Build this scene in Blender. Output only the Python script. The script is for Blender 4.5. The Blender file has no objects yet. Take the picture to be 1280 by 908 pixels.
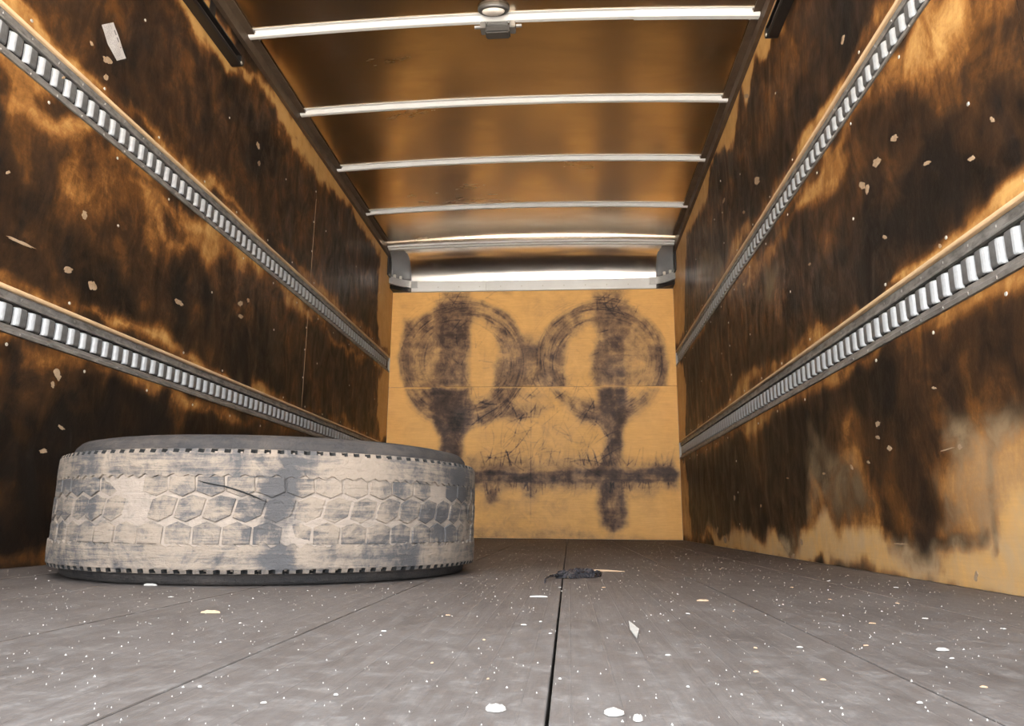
import bpy, bmesh, math, random
import numpy as np
from mathutils import Vector, Matrix

random.seed(7)
RNG = np.random.default_rng(11)
SC = bpy.context.scene
COL = SC.collection

# ------------------------------------------------------------------ camera, sky, exposure
S = 2.2 / 2.4
YAW, PITCH, ROLL, FPX, CAMH = -0.0786, 0.2137, 0.0091, 909.4, 0.1376 * S
_f = Vector((math.sin(YAW) * math.cos(PITCH), math.cos(YAW) * math.cos(PITCH), math.sin(PITCH)))
_r0 = Vector((math.cos(YAW), -math.sin(YAW), 0)); _u0 = _r0.cross(_f)
_r = _r0 * math.cos(ROLL) + _u0 * math.sin(ROLL)
_u = -_r0 * math.sin(ROLL) + _u0 * math.cos(ROLL)
cam_d = bpy.data.cameras.new('camera'); cam = bpy.data.objects.new('camera', cam_d); COL.objects.link(cam)
cam_d.sensor_fit = 'HORIZONTAL'; cam_d.sensor_width = 36.0; cam_d.lens = 36.0 * FPX / 1280.0
cam_d.clip_start = 0.02; cam_d.clip_end = 500
M4 = Matrix((_r, _u, -_f)).transposed().to_4x4(); M4.translation = Vector((0, 0, CAMH))
cam.matrix_world = M4
SC.camera = cam

w = bpy.data.worlds.new('overcast_sky'); SC.world = w; w.use_nodes = True
bg = w.node_tree.nodes['Background']
bg.inputs['Color'].default_value = (0.95, 0.98, 1.0, 1); bg.inputs['Strength'].default_value = 1.0
sun_d = bpy.data.lights.new('sun', 'SUN'); sun_d.energy = 12.0; sun_d.angle = math.radians(0.6); sun_d.color = (1.0, 0.95, 0.87)
sun = bpy.data.objects.new('sun', sun_d); COL.objects.link(sun); sun.rotation_euler = (math.radians(-4), math.radians(38), 0)
SC.view_settings.view_transform = 'Standard'; SC.view_settings.look = 'None'
SC.view_settings.gamma = 1.0; SC.view_settings.use_curve_mapping = False
SC.view_settings.exposure = 3.4

# ------------------------------------------------------------------ dimensions (metres)
XL = -1.5108 * S; XR = XL + 2.2; XM = (XL + XR) / 2
D = 5.9469 * S; YR = 0.10
ZJ = 1.23 * S; ZT = 2.0643 * S
ZB = 2.152                       # underside of the roof bows at the walls
ZP = 2.118                            # top of the side plywood
BOWS = [2.685, 3.305, 3.913, 4.550, 5.165]
RAIL = {'L': [(0.6206 * S, 0.7387 * S), (1.3538 * S, 1.4841 * S)],
        'R': [(0.6313 * S, 0.7644 * S), (1.3912 * S, 1.5078 * S)]}
SEAM = 3.654
CROWN = 0.03

def ray(px, py):
    d = _f + _r * ((px - 640) / FPX) - _u * ((py - 454) / FPX)
    return d
def on_x(q, X):            # photo pixel -> (depth, height) on a side wall
    d = ray(*q); t = X / d.x; return (t * d.y, CAMH + t * d.z)
def on_y(q, Y):            # -> (x, z) on the front wall
    d = ray(*q); t = Y / d.y; return (t * d.x, CAMH + t * d.z)
def on_floor(q, z=0.0):
    d = ray(*q); t = (z - CAMH) / d.z; return (t * d.x, t * d.y)

# ------------------------------------------------------------------ helpers
def tag(o, label=None, cat=None, group=None, kind=None):
    if label: o['label'] = label
    if cat: o['category'] = cat
    if group: o['group'] = group
    if kind: o['kind'] = kind
    return o
def empty(name, loc, label=None, cat=None, group=None, kind=None):
    o = bpy.data.objects.new(name, None); o.empty_display_size = 0.05; o.location = loc; COL.objects.link(o)
    return tag(o, label, cat, group, kind)
def link(name, me, mat, parent=None):
    o = bpy.data.objects.new(name, me); COL.objects.link(o)
    if mat is not None and len(me.materials) == 0: me.materials.append(mat)
    if parent is not None:
        o.parent = parent
        o.matrix_parent_inverse = Matrix.Translation(-Vector(parent.location)) if parent.parent is None else Matrix()
    return o
def mesh(name, verts, faces, smooth=False):
    me = bpy.data.meshes.new(name); me.from_pydata([tuple(v) for v in verts], [], faces); me.update()
    if smooth: me.polygons.foreach_set('use_smooth', [True] * len(me.polygons))
    return me
class MB:
    def __init__(s): s.v = []; s.f = []
    def add(s, v, f):
        n = len(s.v); s.v += [tuple(p) for p in v]; s.f += [tuple(i + n for i in q) for q in f]; return s
    def box(s, x0, x1, y0, y1, z0, z1):
        return s.add([(x0,y0,z0),(x1,y0,z0),(x1,y1,z0),(x0,y1,z0),(x0,y0,z1),(x1,y0,z1),(x1,y1,z1),(x0,y1,z1)],
                     [(3,2,1,0),(4,5,6,7),(0,1,5,4),(1,2,6,5),(2,3,7,6),(3,0,4,7)])
    def sweep(s, prof, path, closed=True, caps=True):
        """prof: points (a,b); path: list of functions (a,b)->xyz"""
        n = len(prof); base = len(s.v)
        for fn in path: s.v += [tuple(fn(a, b)) for a, b in prof]
        m = n if closed else n - 1
        for k in range(len(path) - 1):
            for i in range(m):
                j = (i + 1) % n
                s.f.append((base + k*n + i, base + k*n + j, base + (k+1)*n + j, base + (k+1)*n + i))
        if caps and closed:
            s.f.append(tuple(base + i for i in range(n))[::-1])
            s.f.append(tuple(base + (len(path)-1)*n + i for i in range(n)))
        return s
    def tube(s, pts, rad, n=8):
        pts = [Vector(p) for p in pts]; base = len(s.v)
        for k, p in enumerate(pts):
            t = (pts[min(k+1, len(pts)-1)] - pts[max(k-1, 0)]).normalized()
            a = t.cross(Vector((0, 0, 1)));
            if a.length < 1e-3: a = t.cross(Vector((1, 0, 0)))
            a.normalize(); b = t.cross(a)
            r = rad[k] if isinstance(rad, (list, tuple)) else rad
            for i in range(n):
                c = 2*math.pi*i/n; s.v.append(tuple(p + a*math.cos(c)*r + b*math.sin(c)*r))
        for k in range(len(pts)-1):
            for i in range(n):
                j = (i+1) % n; s.f.append((base+k*n+i, base+k*n+j, base+(k+1)*n+j, base+(k+1)*n+i))
        s.f.append(tuple(base+i for i in range(n))[::-1]); s.f.append(tuple(base+(len(pts)-1)*n+i for i in range(n)))
        return s
    def build(s, name, mat, parent=None, smooth=False, bevel=0):
        me = mesh(name, s.v, s.f)
        bm = bmesh.new(); bm.from_mesh(me)
        if bevel: bmesh.ops.bevel(bm, geom=bm.edges[:], offset=bevel, segments=2, affect='EDGES', clamp_overlap=True)
        bmesh.ops.recalc_face_normals(bm, faces=bm.faces[:]); bm.to_mesh(me); bm.free()
        if smooth:
            me.polygons.foreach_set('use_smooth', [True] * len(me.polygons))
        return link(name, me, mat, parent)

# ---- numpy noise and painting
_tab = RNG.random((256, 256))
def vnoise(x, y):
    xi = np.floor(x).astype(int); yi = np.floor(y).astype(int); fx = x - xi; fy = y - yi
    fx = fx*fx*(3-2*fx); fy = fy*fy*(3-2*fy)
    g = lambda a, b: _tab[a & 255, b & 255]
    return (g(xi,yi)*(1-fx)+g(xi+1,yi)*fx)*(1-fy)+(g(xi,yi+1)*(1-fx)+g(xi+1,yi+1)*fx)*fy
def fbm(x, y, o=5):
    t = 0; a = 0.5; n = 0
    for k in range(o):
        t = t + a*vnoise(x*2**k + 17.3*k, y*2**k + 5.1*k); n += a; a *= 0.55
    return t/n
def smooth(a, b, x):
    t = np.clip((x-a)/(b-a), 0, 1); return t*t*(3-2*t)
def sdf(P, poly):
    poly = np.array(poly, float); n = len(poly); d = np.full(len(P), 1e9); ins = np.zeros(len(P), bool)
    for i in range(n):
        a = poly[i]; b = poly[(i+1) % n]; e = b-a; q = P-a
        t = np.clip((q@e)/max(e@e, 1e-12), 0, 1); dd = q - t[:, None]*e; d = np.minimum(d, np.hypot(dd[:,0], dd[:,1]))
        c = ((a[1] <= P[:,1]) != (b[1] <= P[:,1]))
        xx = a[0] + (P[:,1]-a[1])/(b[1]-a[1]+1e-12)*e[0]
        ins ^= c & (P[:,0] < xx)
    return np.where(ins, -d, d)
def seg_dist(P, pts):
    d = np.full(len(P), 1e9)
    for i in range(len(pts)-1):
        a = np.array(pts[i]); b = np.array(pts[i+1]); e = b-a; q = P-a
        t = np.clip((q@e)/max(e@e, 1e-12), 0, 1); dd = q - t[:, None]*e; d = np.minimum(d, np.hypot(dd[:,0], dd[:,1]))
    return d

# ------------------------------------------------------------------ materials
def mat_new(name):
    m = bpy.data.materials.new(name); m.use_nodes = True
    nt = m.node_tree; b = nt.nodes['Principled BSDF']
    return m, nt, b
class NT:
    def __init__(s, nt): s.nt = nt
    def n(s, t, **kw):
        x = s.nt.nodes.new(t)
        for k, v in kw.items(): setattr(x, k, v)
        return x
    def l(s, a, b): s.nt.links.new(a, b)
    def coord(s, scale=(1,1,1), kind='Object'):
        c = s.n('ShaderNodeTexCoord'); mp = s.n('ShaderNodeMapping'); mp.inputs['Scale'].default_value = scale
        s.l(c.outputs[kind], mp.inputs['Vector']); return mp.outputs['Vector']
    def noise(s, vec, scale, detail=6, rough=0.6, dist=0.0):
        x = s.n('ShaderNodeTexNoise'); x.inputs['Scale'].default_value = scale; x.inputs['Detail'].default_value = detail
        x.inputs['Roughness'].default_value = rough; x.inputs['Distortion'].default_value = dist
        s.l(vec, x.inputs['Vector']); return x.outputs['Fac']
    def math(s, op, a, b=None, c=None, clamp=False):
        x = s.n('ShaderNodeMath', operation=op, use_clamp=clamp)
        for i, v in enumerate((a, b, c)):
            if v is None: continue
            if isinstance(v, (int, float)): x.inputs[i].default_value = v
            else: s.l(v, x.inputs[i])
        return x.outputs[0]
    def ramp(s, fac, stops, interp='LINEAR'):
        x = s.n('ShaderNodeValToRGB'); e = x.color_ramp; e.interpolation = interp
        while len(e.elements) < len(stops): e.elements.new(0.5)
        for el, (p, c) in zip(e.elements, stops):
            el.position = p; el.color = (*c, 1) if len(c) == 3 else c
        s.l(fac, x.inputs['Fac']); return x.outputs['Color']
    def mix(s, fac, a, b, blend='MIX'):
        x = s.n('ShaderNodeMix', data_type='RGBA', blend_type=blend)
        if isinstance(fac, (int, float)): x.inputs[0].default_value = fac
        else: s.l(fac, x.inputs[0])
        for i, v in ((6, a), (7, b)):
            if isinstance(v, tuple): x.inputs[i].default_value = (*v, 1)
            else: s.l(v, x.inputs[i])
        return x.outputs[2]
    def bump(s, h, strength, dist, b):
        x = s.n('ShaderNodeBump'); x.inputs['Strength'].default_value = strength; x.inputs['Distance'].default_value = dist
        s.l(h, x.inputs['Height']); s.l(x.outputs['Normal'], b.inputs['Normal'])

G3 = lambda v: (v, v, v)
def mat_ply(name, streak, light=(0.56, 0.315, 0.105), grain=(2, 2, 60), tones=((0.25, 0.110, 0.029), (0.105, 0.041, 0.0105), (0.036, 0.0165, 0.0068), (0.0068, 0.0043, 0.003)), amp=0.88, rot=0.0):
    m, nt, b = mat_new(name); t = NT(nt)
    at = t.n('ShaderNodeAttribute', attribute_name='stain'); sep = t.n('ShaderNodeSeparateColor'); t.l(at.outputs['Color'], sep.inputs[0])
    v = t.coord(); vs = t.coord(streak); vs.node.inputs['Rotation'].default_value = (rot, 0, 0)
    n1 = t.noise(v, 9, 8, 0.68, 0.6); n2 = t.noise(vs, 6, 7, 0.68, 1.1); n3 = t.noise(v, 70, 4, 0.7)
    s = t.math('MULTIPLY_ADD', n1, 0.95, -0.475); s2 = t.math('MULTIPLY_ADD', n2, 0.75, -0.375); s3 = t.math('MULTIPLY_ADD', n3, 0.22, -0.11)
    ns = t.math('ADD', t.math('ADD', s, s2), s3)
    # noise weighs most at mid stain values
    wgt = t.math('MULTIPLY_ADD', t.math('MULTIPLY', sep.outputs[0], t.math('SUBTRACT', 1.25, sep.outputs[0])), 2.3*amp, 0.16*amp)
    d = t.math('ADD', sep.outputs[0], t.math('MULTIPLY', ns, wgt), clamp=True)
    c = t.ramp(d, [(0.0, light), (0.18, tuple(a*0.85 for a in light)), (0.38, tones[0]), (0.56, tones[1]),
                   (0.76, tones[2]), (1.0, tones[3])])
    g = t.noise(t.coord(grain), 3, 5, 0.6, 0.2)
    c = t.mix(0.35, c, t.ramp(g, [(0.3, G3(0.62)), (0.7, G3(1.0))]), 'MULTIPLY')
    pf = t.math('MULTIPLY', sep.outputs[1], t.ramp(t.math('ADD', n1, t.math('MULTIPLY', t.math('SUBTRACT', n2, 0.5), 0.6)), [(0.35, G3(0.15)), (0.62, G3(1))]))
    c = t.mix(pf, c, (0.40, 0.285, 0.165))
    t.l(c, b.inputs['Base Color'])
    r = t.ramp(n2, [(0.3, G3(0.42)), (0.7, G3(0.68))]); t.l(r, b.inputs['Roughness'])
    b.inputs['Specular IOR Level'].default_value = 0.28
    t.bump(t.math('ADD', n3, n2), 0.25, 0.004, b)
    return m
PLY_L = mat_ply('stained_left_plywood', (1, 1.6, 0.75), rot=0.6)
PLY_R = mat_ply('stained_right_plywood', (1, 1.6, 0.7), rot=-0.5)
PLY_FRONT = mat_ply('scuffed_front_plywood', (1, 1, 1), (0.74, 0.405, 0.128), (3, 3, 45), ((0.43, 0.245, 0.095), (0.215, 0.122, 0.062), (0.075, 0.040, 0.026), (0.013, 0.008, 0.0065)), 0.8)

def mat_metal(name, col, rough=0.4, metal=1.0, dirt=0.0, dirtcol=(0.05,0.04,0.03), nscale=12, stretch=(1,1,1), bump=0.0, bscale=3):
    m, nt, b = mat_new(name); t = NT(nt); v = t.coord(stretch)
    n = t.noise(v, nscale, 6, 0.65, 0.3)
    c = t.mix(t.math('MULTIPLY', t.ramp(n, [(0.38, G3(0)), (0.72, G3(1))]), dirt), col, dirtcol)
    t.l(c, b.inputs['Base Color'])
    t.l(t.ramp(n, [(0.2, G3(max(rough-0.08, 0.05))), (0.8, G3(rough+0.1))]), b.inputs['Roughness'])
    b.inputs['Metallic'].default_value = metal
    if bump: t.bump(t.noise(t.coord(stretch), bscale, 0, 0.3), 1.0, bump, b)
    return m
ROOF = mat_metal('brushed_roof_sheet', (0.72, 0.60, 0.46), 0.22, 1.0, 0.3, (0.34, 0.22, 0.12), 1.6, (0.7, 2.0, 1), 0.0025, 1.1)
COVE = mat_metal('bright_cove_sheet', (0.86, 0.82, 0.78), 0.2, 1.0, 0.35, (0.35, 0.29, 0.25), 3.0, (0.8, 1, 6), 0.002, 3)
BOWM = mat_metal('white_bow_paint', (0.60, 0.595, 0.585), 0.4, 0.0, 0.18, (0.30, 0.27, 0.24), 14)
STRIP = mat_metal('white_trim_paint', (0.62, 0.62, 0.615), 0.4, 0.0, 0.18, (0.4, 0.37, 0.33), 8)
ZINC = mat_metal('zinc_bar', (0.32, 0.335, 0.355), 0.45, 0.25, 0.45, (0.10, 0.085, 0.075), 26)
FACEM = mat_metal('shaded_grimy_bar_face', (0.15, 0.15, 0.152), 0.45, 0.4, 0.5, (0.05, 0.045, 0.04), 40)
RAILM = mat_metal('dirty_galvanised_rail', (0.22, 0.21, 0.20), 0.5, 0.3, 0.85, (0.035, 0.03, 0.026), 38, (1, 0.6, 1.2))
LIPM = mat_metal('rail_lip_steel', (0.25, 0.235, 0.22), 0.5, 0.4, 0.75, (0.06, 0.05, 0.045), 34, (1, 0.5, 1))
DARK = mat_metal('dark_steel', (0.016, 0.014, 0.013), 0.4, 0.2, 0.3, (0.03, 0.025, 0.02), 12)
CAVITY = mat_metal('rail_cavity', (0.012, 0.010, 0.009), 0.8, 0.0)
TOPRAIL = mat_metal('brown_top_rail', (0.11, 0.075, 0.05), 0.5, 0.3, 0.5, (0.03, 0.02, 0.015), 9)
CASTG = mat_metal('grey_corner_cap', (0.16, 0.16, 0.165), 0.42, 0.1, 0.3, (0.08, 0.08, 0.08), 10)
CASTL = mat_metal('light_corner_ledge', (0.42, 0.42, 0.42), 0.4, 0.3, 0.4, (0.12, 0.12, 0.12), 14)
SKIN = mat_metal('outer_skin', (0.35, 0.34, 0.33), 0.6, 0.0)
CHIPM = mat_metal('bare_wood', (0.30, 0.215, 0.14), 0.8, 0.0, 0.8, (0.20, 0.12, 0.06), 70)
EDGEM = mat_metal('sawn_edge_wood', (0.60, 0.42, 0.25), 0.7, 0.0, 0.5, (0.28, 0.17, 0.09), 30, (1, 0.3, 1))
PALE = mat_metal('pale_debris', (0.32, 0.31, 0.295), 0.8, 0.0, 0.5, (0.22, 0.20, 0.18), 60)
TANCHIP = mat_metal('tan_debris', (0.30, 0.21, 0.14), 0.8, 0.0, 0.4, (0.35, 0.24, 0.15), 60)
SCREW = mat_metal('screw_head', (0.45, 0.43, 0.39), 0.35, 0.4)
LENS = mat_metal('lamp_lens', (0.42, 0.37, 0.33), 0.25, 0.0)
LAMPG = mat_metal('lamp_grey', (0.06, 0.055, 0.052), 0.4, 0.2, 0.4, (0.05, 0.045, 0.04), 30)
LAMPL = mat_metal('lamp_silver', (0.17, 0.165, 0.16), 0.35, 0.4, 0.5, (0.15, 0.13, 0.12), 30)
RAGM = mat_metal('dark_rag', (0.010, 0.010, 0.012), 0.28, 0.0, 0.5, (0.075, 0.075, 0.09), 120)

def mat_floor():
    m, nt, b = mat_new('worn_floor_boards'); t = NT(nt)
    br = t.n('ShaderNodeTexBrick'); br.offset = 0.37; br.offset_frequency = 2; br.squash = 1
    for k, val in (('Scale', 1.0), ('Mortar Size', 0.0011), ('Mortar Smooth', 0.3), ('Bias', 0.0), ('Brick Width', 0.9), ('Row Height', 0.0355)):
        br.inputs[k].default_value = val
    br.inputs['Color1'].default_value = (0.6, 0.6, 0.6, 1); br.inputs['Color2'].default_value = (0.42, 0.42, 0.42, 1); br.inputs['Mortar'].default_value = (0.33, 0.33, 0.33, 1)
    c = t.n('ShaderNodeTexCoord'); mp = t.n('ShaderNodeMapping'); mp.inputs['Rotation'].default_value = (0, 0, math.pi/2)
    t.l(c.outputs['Object'], mp.inputs['Vector']); t.l(mp.outputs['Vector'], br.inputs['Vector'])
    v = t.coord(); vg = t.coord((30, 1.5, 1))
    grain = t.noise(vg, 2.5, 6, 0.65); big = t.noise(v, 2.4, 5, 0.6, 0.5); mid = t.noise(t.coord((1, 0.8, 1)), 34, 8, 0.78, 0.6); fine = t.noise(v, 130, 4, 0.7)
    base = t.ramp(big, [(0.3, (0.034, 0.020, 0.013)), (0.55, (0.052, 0.032, 0.022)), (0.75, (0.070, 0.047, 0.034))])
    base = t.mix(0.3, base, br.outputs['Color'], 'OVERLAY')
    base = t.mix(0.4, base, t.ramp(grain, [(0.3, G3(0.55)), (0.7, G3(1.1))]), 'MULTIPLY')
    dust = t.math('MULTIPLY', t.ramp(mid, [(0.47, G3(0)), (0.66, G3(1))]), t.ramp(fine, [(0.35, G3(0.1)), (0.7, G3(1))]))
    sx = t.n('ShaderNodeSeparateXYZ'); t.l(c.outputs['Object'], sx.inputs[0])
    # grey tone, strongest at the doorway, fades out toward the far end
    grey_fade = t.math('ADD', t.math('MULTIPLY_ADD', sx.outputs[1], -0.33, 1.05), t.math('MULTIPLY', t.math('SUBTRACT', big, 0.5), 0.9))
    grey_fade = t.math('MULTIPLY', t.math('MAXIMUM', grey_fade, 0.04), t.ramp(grain, [(0.25, G3(0.6)), (0.7, G3(1))]), clamp=True)
    base = t.mix(t.math('MULTIPLY', grey_fade, 0.85), base, (0.118, 0.112, 0.111))
    base = t.mix(t.math('MULTIPLY', dust, t.math('MULTIPLY_ADD', grey_fade, 0.55, 0.10)), base, (0.27, 0.265, 0.265))
    sc = t.noise(t.coord((60, 2.2, 1)), 1.3, 3, 0.5, 1.2)
    base = t.mix(t.math('MULTIPLY', t.ramp(sc, [(0.66, G3(0)), (0.74, G3(1))]), 0.3), base, (0.20, 0.18, 0.165))
    dk = t.noise(t.coord((5, 2, 1)), 1.7, 5, 0.6, 0.6)
    base = t.mix(t.math('MULTIPLY', t.ramp(dk, [(0.56, G3(0)), (0.75, G3(1))]), 0.5), base, (0.040, 0.032, 0.028))
    t.l(base, b.inputs['Base Color'])
    t.l(t.ramp(mid, [(0.3, G3(0.48)), (0.7, G3(0.78))]), b.inputs['Roughness'])
    b.inputs['Specular IOR Level'].default_value = 0.35
    t.bump(t.math('ADD', t.math('MULTIPLY', grain, 0.7), t.math('ADD', t.math('MULTIPLY', fine, 0.5), br.outputs['Fac'])), 0.35, 0.003, b)
    return m
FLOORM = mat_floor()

TR = 0.496; TCX, TCY = -0.735, 1.845        # tyre radius and centre
def tread_pt(q, lift=0.001):
    d = ray(*q); o_ = Vector((0, 0, CAMH)); R = TR + lift
    a = d.x**2+d.y**2; bq = 2*(d.x*(o_.x-TCX)+d.y*(o_.y-TCY)); c = (o_.x-TCX)**2+(o_.y-TCY)**2-R*R
    t = (-bq-math.sqrt(bq*bq-4*a*c))/(2*a); return o_+d*t
# spots where the mud has been rubbed off, and where it is thickest
RUBBED = [((345,640), 0.085), ((553,650), 0.075), ((505,700), 0.075), ((370,580), 0.05), ((352,612), 0.05), ((575,600), 0.10), ((345,700), 0.05)]
CAKED = [((250,650), 0.14), ((440,640), 0.13), ((200,690), 0.12), ((440,590), 0.09)]
def mat_tyre(name, lo, hi, mud=(0.25, 0.205, 0.163), dark=(0.060, 0.056, 0.056), scale=9, streak=0.75, spots=True):
    m, nt, b = mat_new(name); t = NT(nt)
    g = t.n('ShaderNodeNewGeometry'); pos = g.outputs['Position']
    def mp(sc):
        x = t.n('ShaderNodeMapping'); x.inputs['Scale'].default_value = sc; t.l(pos, x.inputs['Vector']); return x.outputs['Vector']
    n = t.noise(pos, scale, 8, 0.7, 1.0); n2 = t.noise(mp((3, 3, 40)), 3, 6, 0.7, 0.4); n3 = t.noise(pos, 55, 6, 0.75, 0.5); n5 = t.noise(mp((1, 1, 0.6)), 22, 5, 0.7, 1.5)
    f = t.math('ADD', t.math('ADD', n, t.math('MULTIPLY', t.math('SUBTRACT', n2, 0.5), streak)), t.math('MULTIPLY', t.math('SUBTRACT', n3, 0.5), 0.45))
    f = t.math('ADD', f, t.math('MULTIPLY', t.math('SUBTRACT', n5, 0.5), 0.5))
    if spots:
        for lst, sg in ((RUBBED, -0.25), (CAKED, 0.13)):
            for q, r in lst:
                dn = t.n('ShaderNodeVectorMath', operation='DISTANCE'); t.l(pos, dn.inputs[0]); dn.inputs[1].default_value = tread_pt(q)
                k = t.n('ShaderNodeMapRange', interpolation_type='SMOOTHSTEP'); t.l(dn.outputs['Value'], k.inputs['Value'])
                k.inputs['From Min'].default_value = 0.0; k.inputs['From Max'].default_value = r; k.inputs['To Min'].default_value = sg; k.inputs['To Max'].default_value = 0.0
                f = t.math('ADD', f, k.outputs['Result'])
    k = t.ramp(f, [(lo, G3(0)), (hi, G3(1))])
    dk = t.mix(t.noise(pos, 6, 3), tuple(a*0.7 for a in dark), (dark[0]*1.5, dark[1]*1.57, dark[2]*1.65))
    c = t.mix(k, dk, t.mix(n3, (mud[0]*1.12, mud[1]*1.12, mud[2]*1.12), (mud[0]*0.62, mud[1]*0.60, mud[2]*0.62)))
    t.l(c, b.inputs['Base Color']); b.inputs['Roughness'].default_value = 0.8
    b.inputs['Specular IOR Level'].default_value = 0.25
    t.bump(t.math('ADD', f, t.math('MULTIPLY', n3, 0.6)), 0.8, 0.005, b)
    return m
TYRE_RIB = mat_tyre('muddy_tread_rubber', 0.34, 0.62)
TYRE_BLOCK = mat_tyre('muddy_block_rubber', 0.40, 0.64, scale=7)
TYRE_MUD = mat_tyre('dried_mud_groove', 0.12, 0.5, (0.28, 0.235, 0.195))
TYRE_SIDE = mat_tyre('dusty_sidewall_rubber', 0.30, 0.85, (0.078, 0.066, 0.058), (0.024, 0.0225, 0.023), spots=False)
TYRE_IN = mat_tyre('inner_rubber', 0.6, 0.9, (0.05, 0.045, 0.04), (0.012, 0.012, 0.012), spots=False)

# ------------------------------------------------------------------ ground outside, shell
gm = mat_metal('pale_concrete', (0.42, 0.40, 0.37), 0.9, 0.0, 0.4, (0.33, 0.31, 0.29), 3)
MB().box(-30, 30, -40, 30, -1.25, -1.15).build('ground', gm)['kind'] = 'structure'

# floor: a bearer slab and the boards
fl = MB().box(XL - 0.06, XR + 0.06, YR, D + 0.06, -0.09, -0.036).build('floor', CAVITY); tag(fl, kind='structure')
bx = [XL, XL + 0.222, -0.873, -0.585, -0.301, -0.0155, 0.280, 0.567, XR]
gaps = [0, 0.002, 0.0026, 0.003, 0.003, 0.0028, 0.003, 0.002, 0]
for i in range(8):
    x0 = bx[i] + gaps[i]/2; x1 = bx[i+1] - gaps[i+1]/2
    rows = np.linspace(YR, D, 60); vs = []; fs = []
    bev = 0.0007; dz = random.uniform(-0.0004, 0.0)
    for y in rows:
        z = dz
        vs += [(x0, y, -0.036), (x0, y, z - bev*1.2), (x0 + bev, y, z), (x1 - bev, y, z), (x1, y, z - bev*1.2), (x1, y, -0.036)]
    for r in range(59):
        for k in range(5): fs.append((r*6+k, r*6+k+1, (r+1)*6+k+1, (r+1)*6+k))
    fs += [tuple(range(6))[::-1], tuple(59*6+k for k in range(6))]
    me = mesh('plank', vs, fs); bm = bmesh.new(); bm.from_mesh(me); bmesh.ops.recalc_face_normals(bm, faces=bm.faces[:]); bm.to_mesh(me); bm.free()
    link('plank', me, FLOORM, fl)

wall_l = MB().box(XL - 0.05, XL - 0.0155, YR, D + 0.06, -0.036, 2.2).build('wall_left', SKIN); tag(wall_l, kind='structure')
wall_r = MB().box(XR + 0.0155, XR + 0.05, YR, D + 0.06, -0.036, 2.2).build('wall_right', SKIN); tag(wall_r, kind='structure')
wall_f = MB().box(XL - 0.0155, XR + 0.0155, D + 0.0155, D + 0.06, -0.036, 2.2).build('wall_front', SKIN); tag(wall_f, kind='structure')

def panel(parent, place, a0, a1, b0, b1, res, paint, mat, flip, gap=0.0009, thick=0.014, name='plywood_panel'):
    """one sheet: front face a fine grid carrying the stain attribute, with real thickness and clean cut edges"""
    a0 += gap; a1 -= gap; b0 += gap; b1 -= gap
    na = max(2, int((a1-a0)/res)+1); nb = max(2, int((b1-b0)/res)+1)
    A, B = np.meshgrid(np.linspace(a0, a1, na), np.linspace(b0, b1, nb), indexing='ij')
    P = np.stack([A.ravel(), B.ravel()], 1); n = len(P)
    st = paint(P)
    idx = np.arange(n).reshape(na, nb)
    q = np.stack([idx[:-1,:-1], idx[1:,:-1], idx[1:,1:], idx[:-1,1:]], -1).reshape(-1, 4)
    if flip: q = q[:, ::-1]
    ring = np.concatenate([idx[:,0], idx[-1,1:], idx[::-1,-1][1:], idx[0,::-1][1:-1]])
    m = len(ring)
    V = np.concatenate([place(P, 0.0), place(P[ring], 0.0), place(P[ring], thick)])
    r0 = n + np.arange(m); r1 = n + m + np.arange(m); nx = np.roll(np.arange(m), -1)
    sk = np.stack([r0, r1, r1[nx], r0[nx]], 1)
    if flip: sk = sk[:, ::-1]
    faces = q.tolist() + sk.tolist() + [r1.tolist() if flip else r1[::-1].tolist()]
    me = bpy.data.meshes.new(name); me.from_pydata(V.tolist(), [], faces); me.update()
    at = me.color_attributes.new('stain', 'FLOAT_COLOR', 'POINT')
    buf = np.zeros((len(V), 4), np.float32); buf[:n, :2] = st; buf[n:, 0] = 0.12; buf[:, 3] = 1
    ra_ = P[ring][:, 0]; buf[n:, 0] = np.where(np.tile((ra_ < a0+1e-4) | (ra_ > a1-1e-4), 2), 0.8, 0.12)
    at.data.foreach_set('color', buf.ravel())
    return link(name, me, mat, parent)

def paint_layers(P, conv, layers, dark, pale, seed, depth_of):
    """layers: (pixel polygon, value, softness px[, channel])"""
    wx = fbm(P[:,0]*3.1+seed, P[:,1]*3.1, 5) - 0.5; wy = fbm(P[:,0]*3.1+seed+40, P[:,1]*3.1+9, 5) - 0.5
    wx = wx + 0.7*(fbm(P[:,0]*11+seed, P[:,1]*11+3, 4) - 0.5); wy = wy + 0.7*(fbm(P[:,0]*11+seed+20, P[:,1]*11+31, 4) - 0.5)
    for L in layers:
        poly, val, soft = L[:3]; ch = L[3] if len(L) > 3 else 0
        W = np.array([conv(q) for q in poly]); s = 1.5*soft*depth_of(W)/FPX
        Q = P + np.stack([wx, wy], 1)*(s*4.2)
        k = smooth(s, -s, sdf(Q, W))
        if ch == 0: dark[:] = dark*(1-k) + val*k
        else: pale[:] = np.maximum(pale, k*val)

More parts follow.
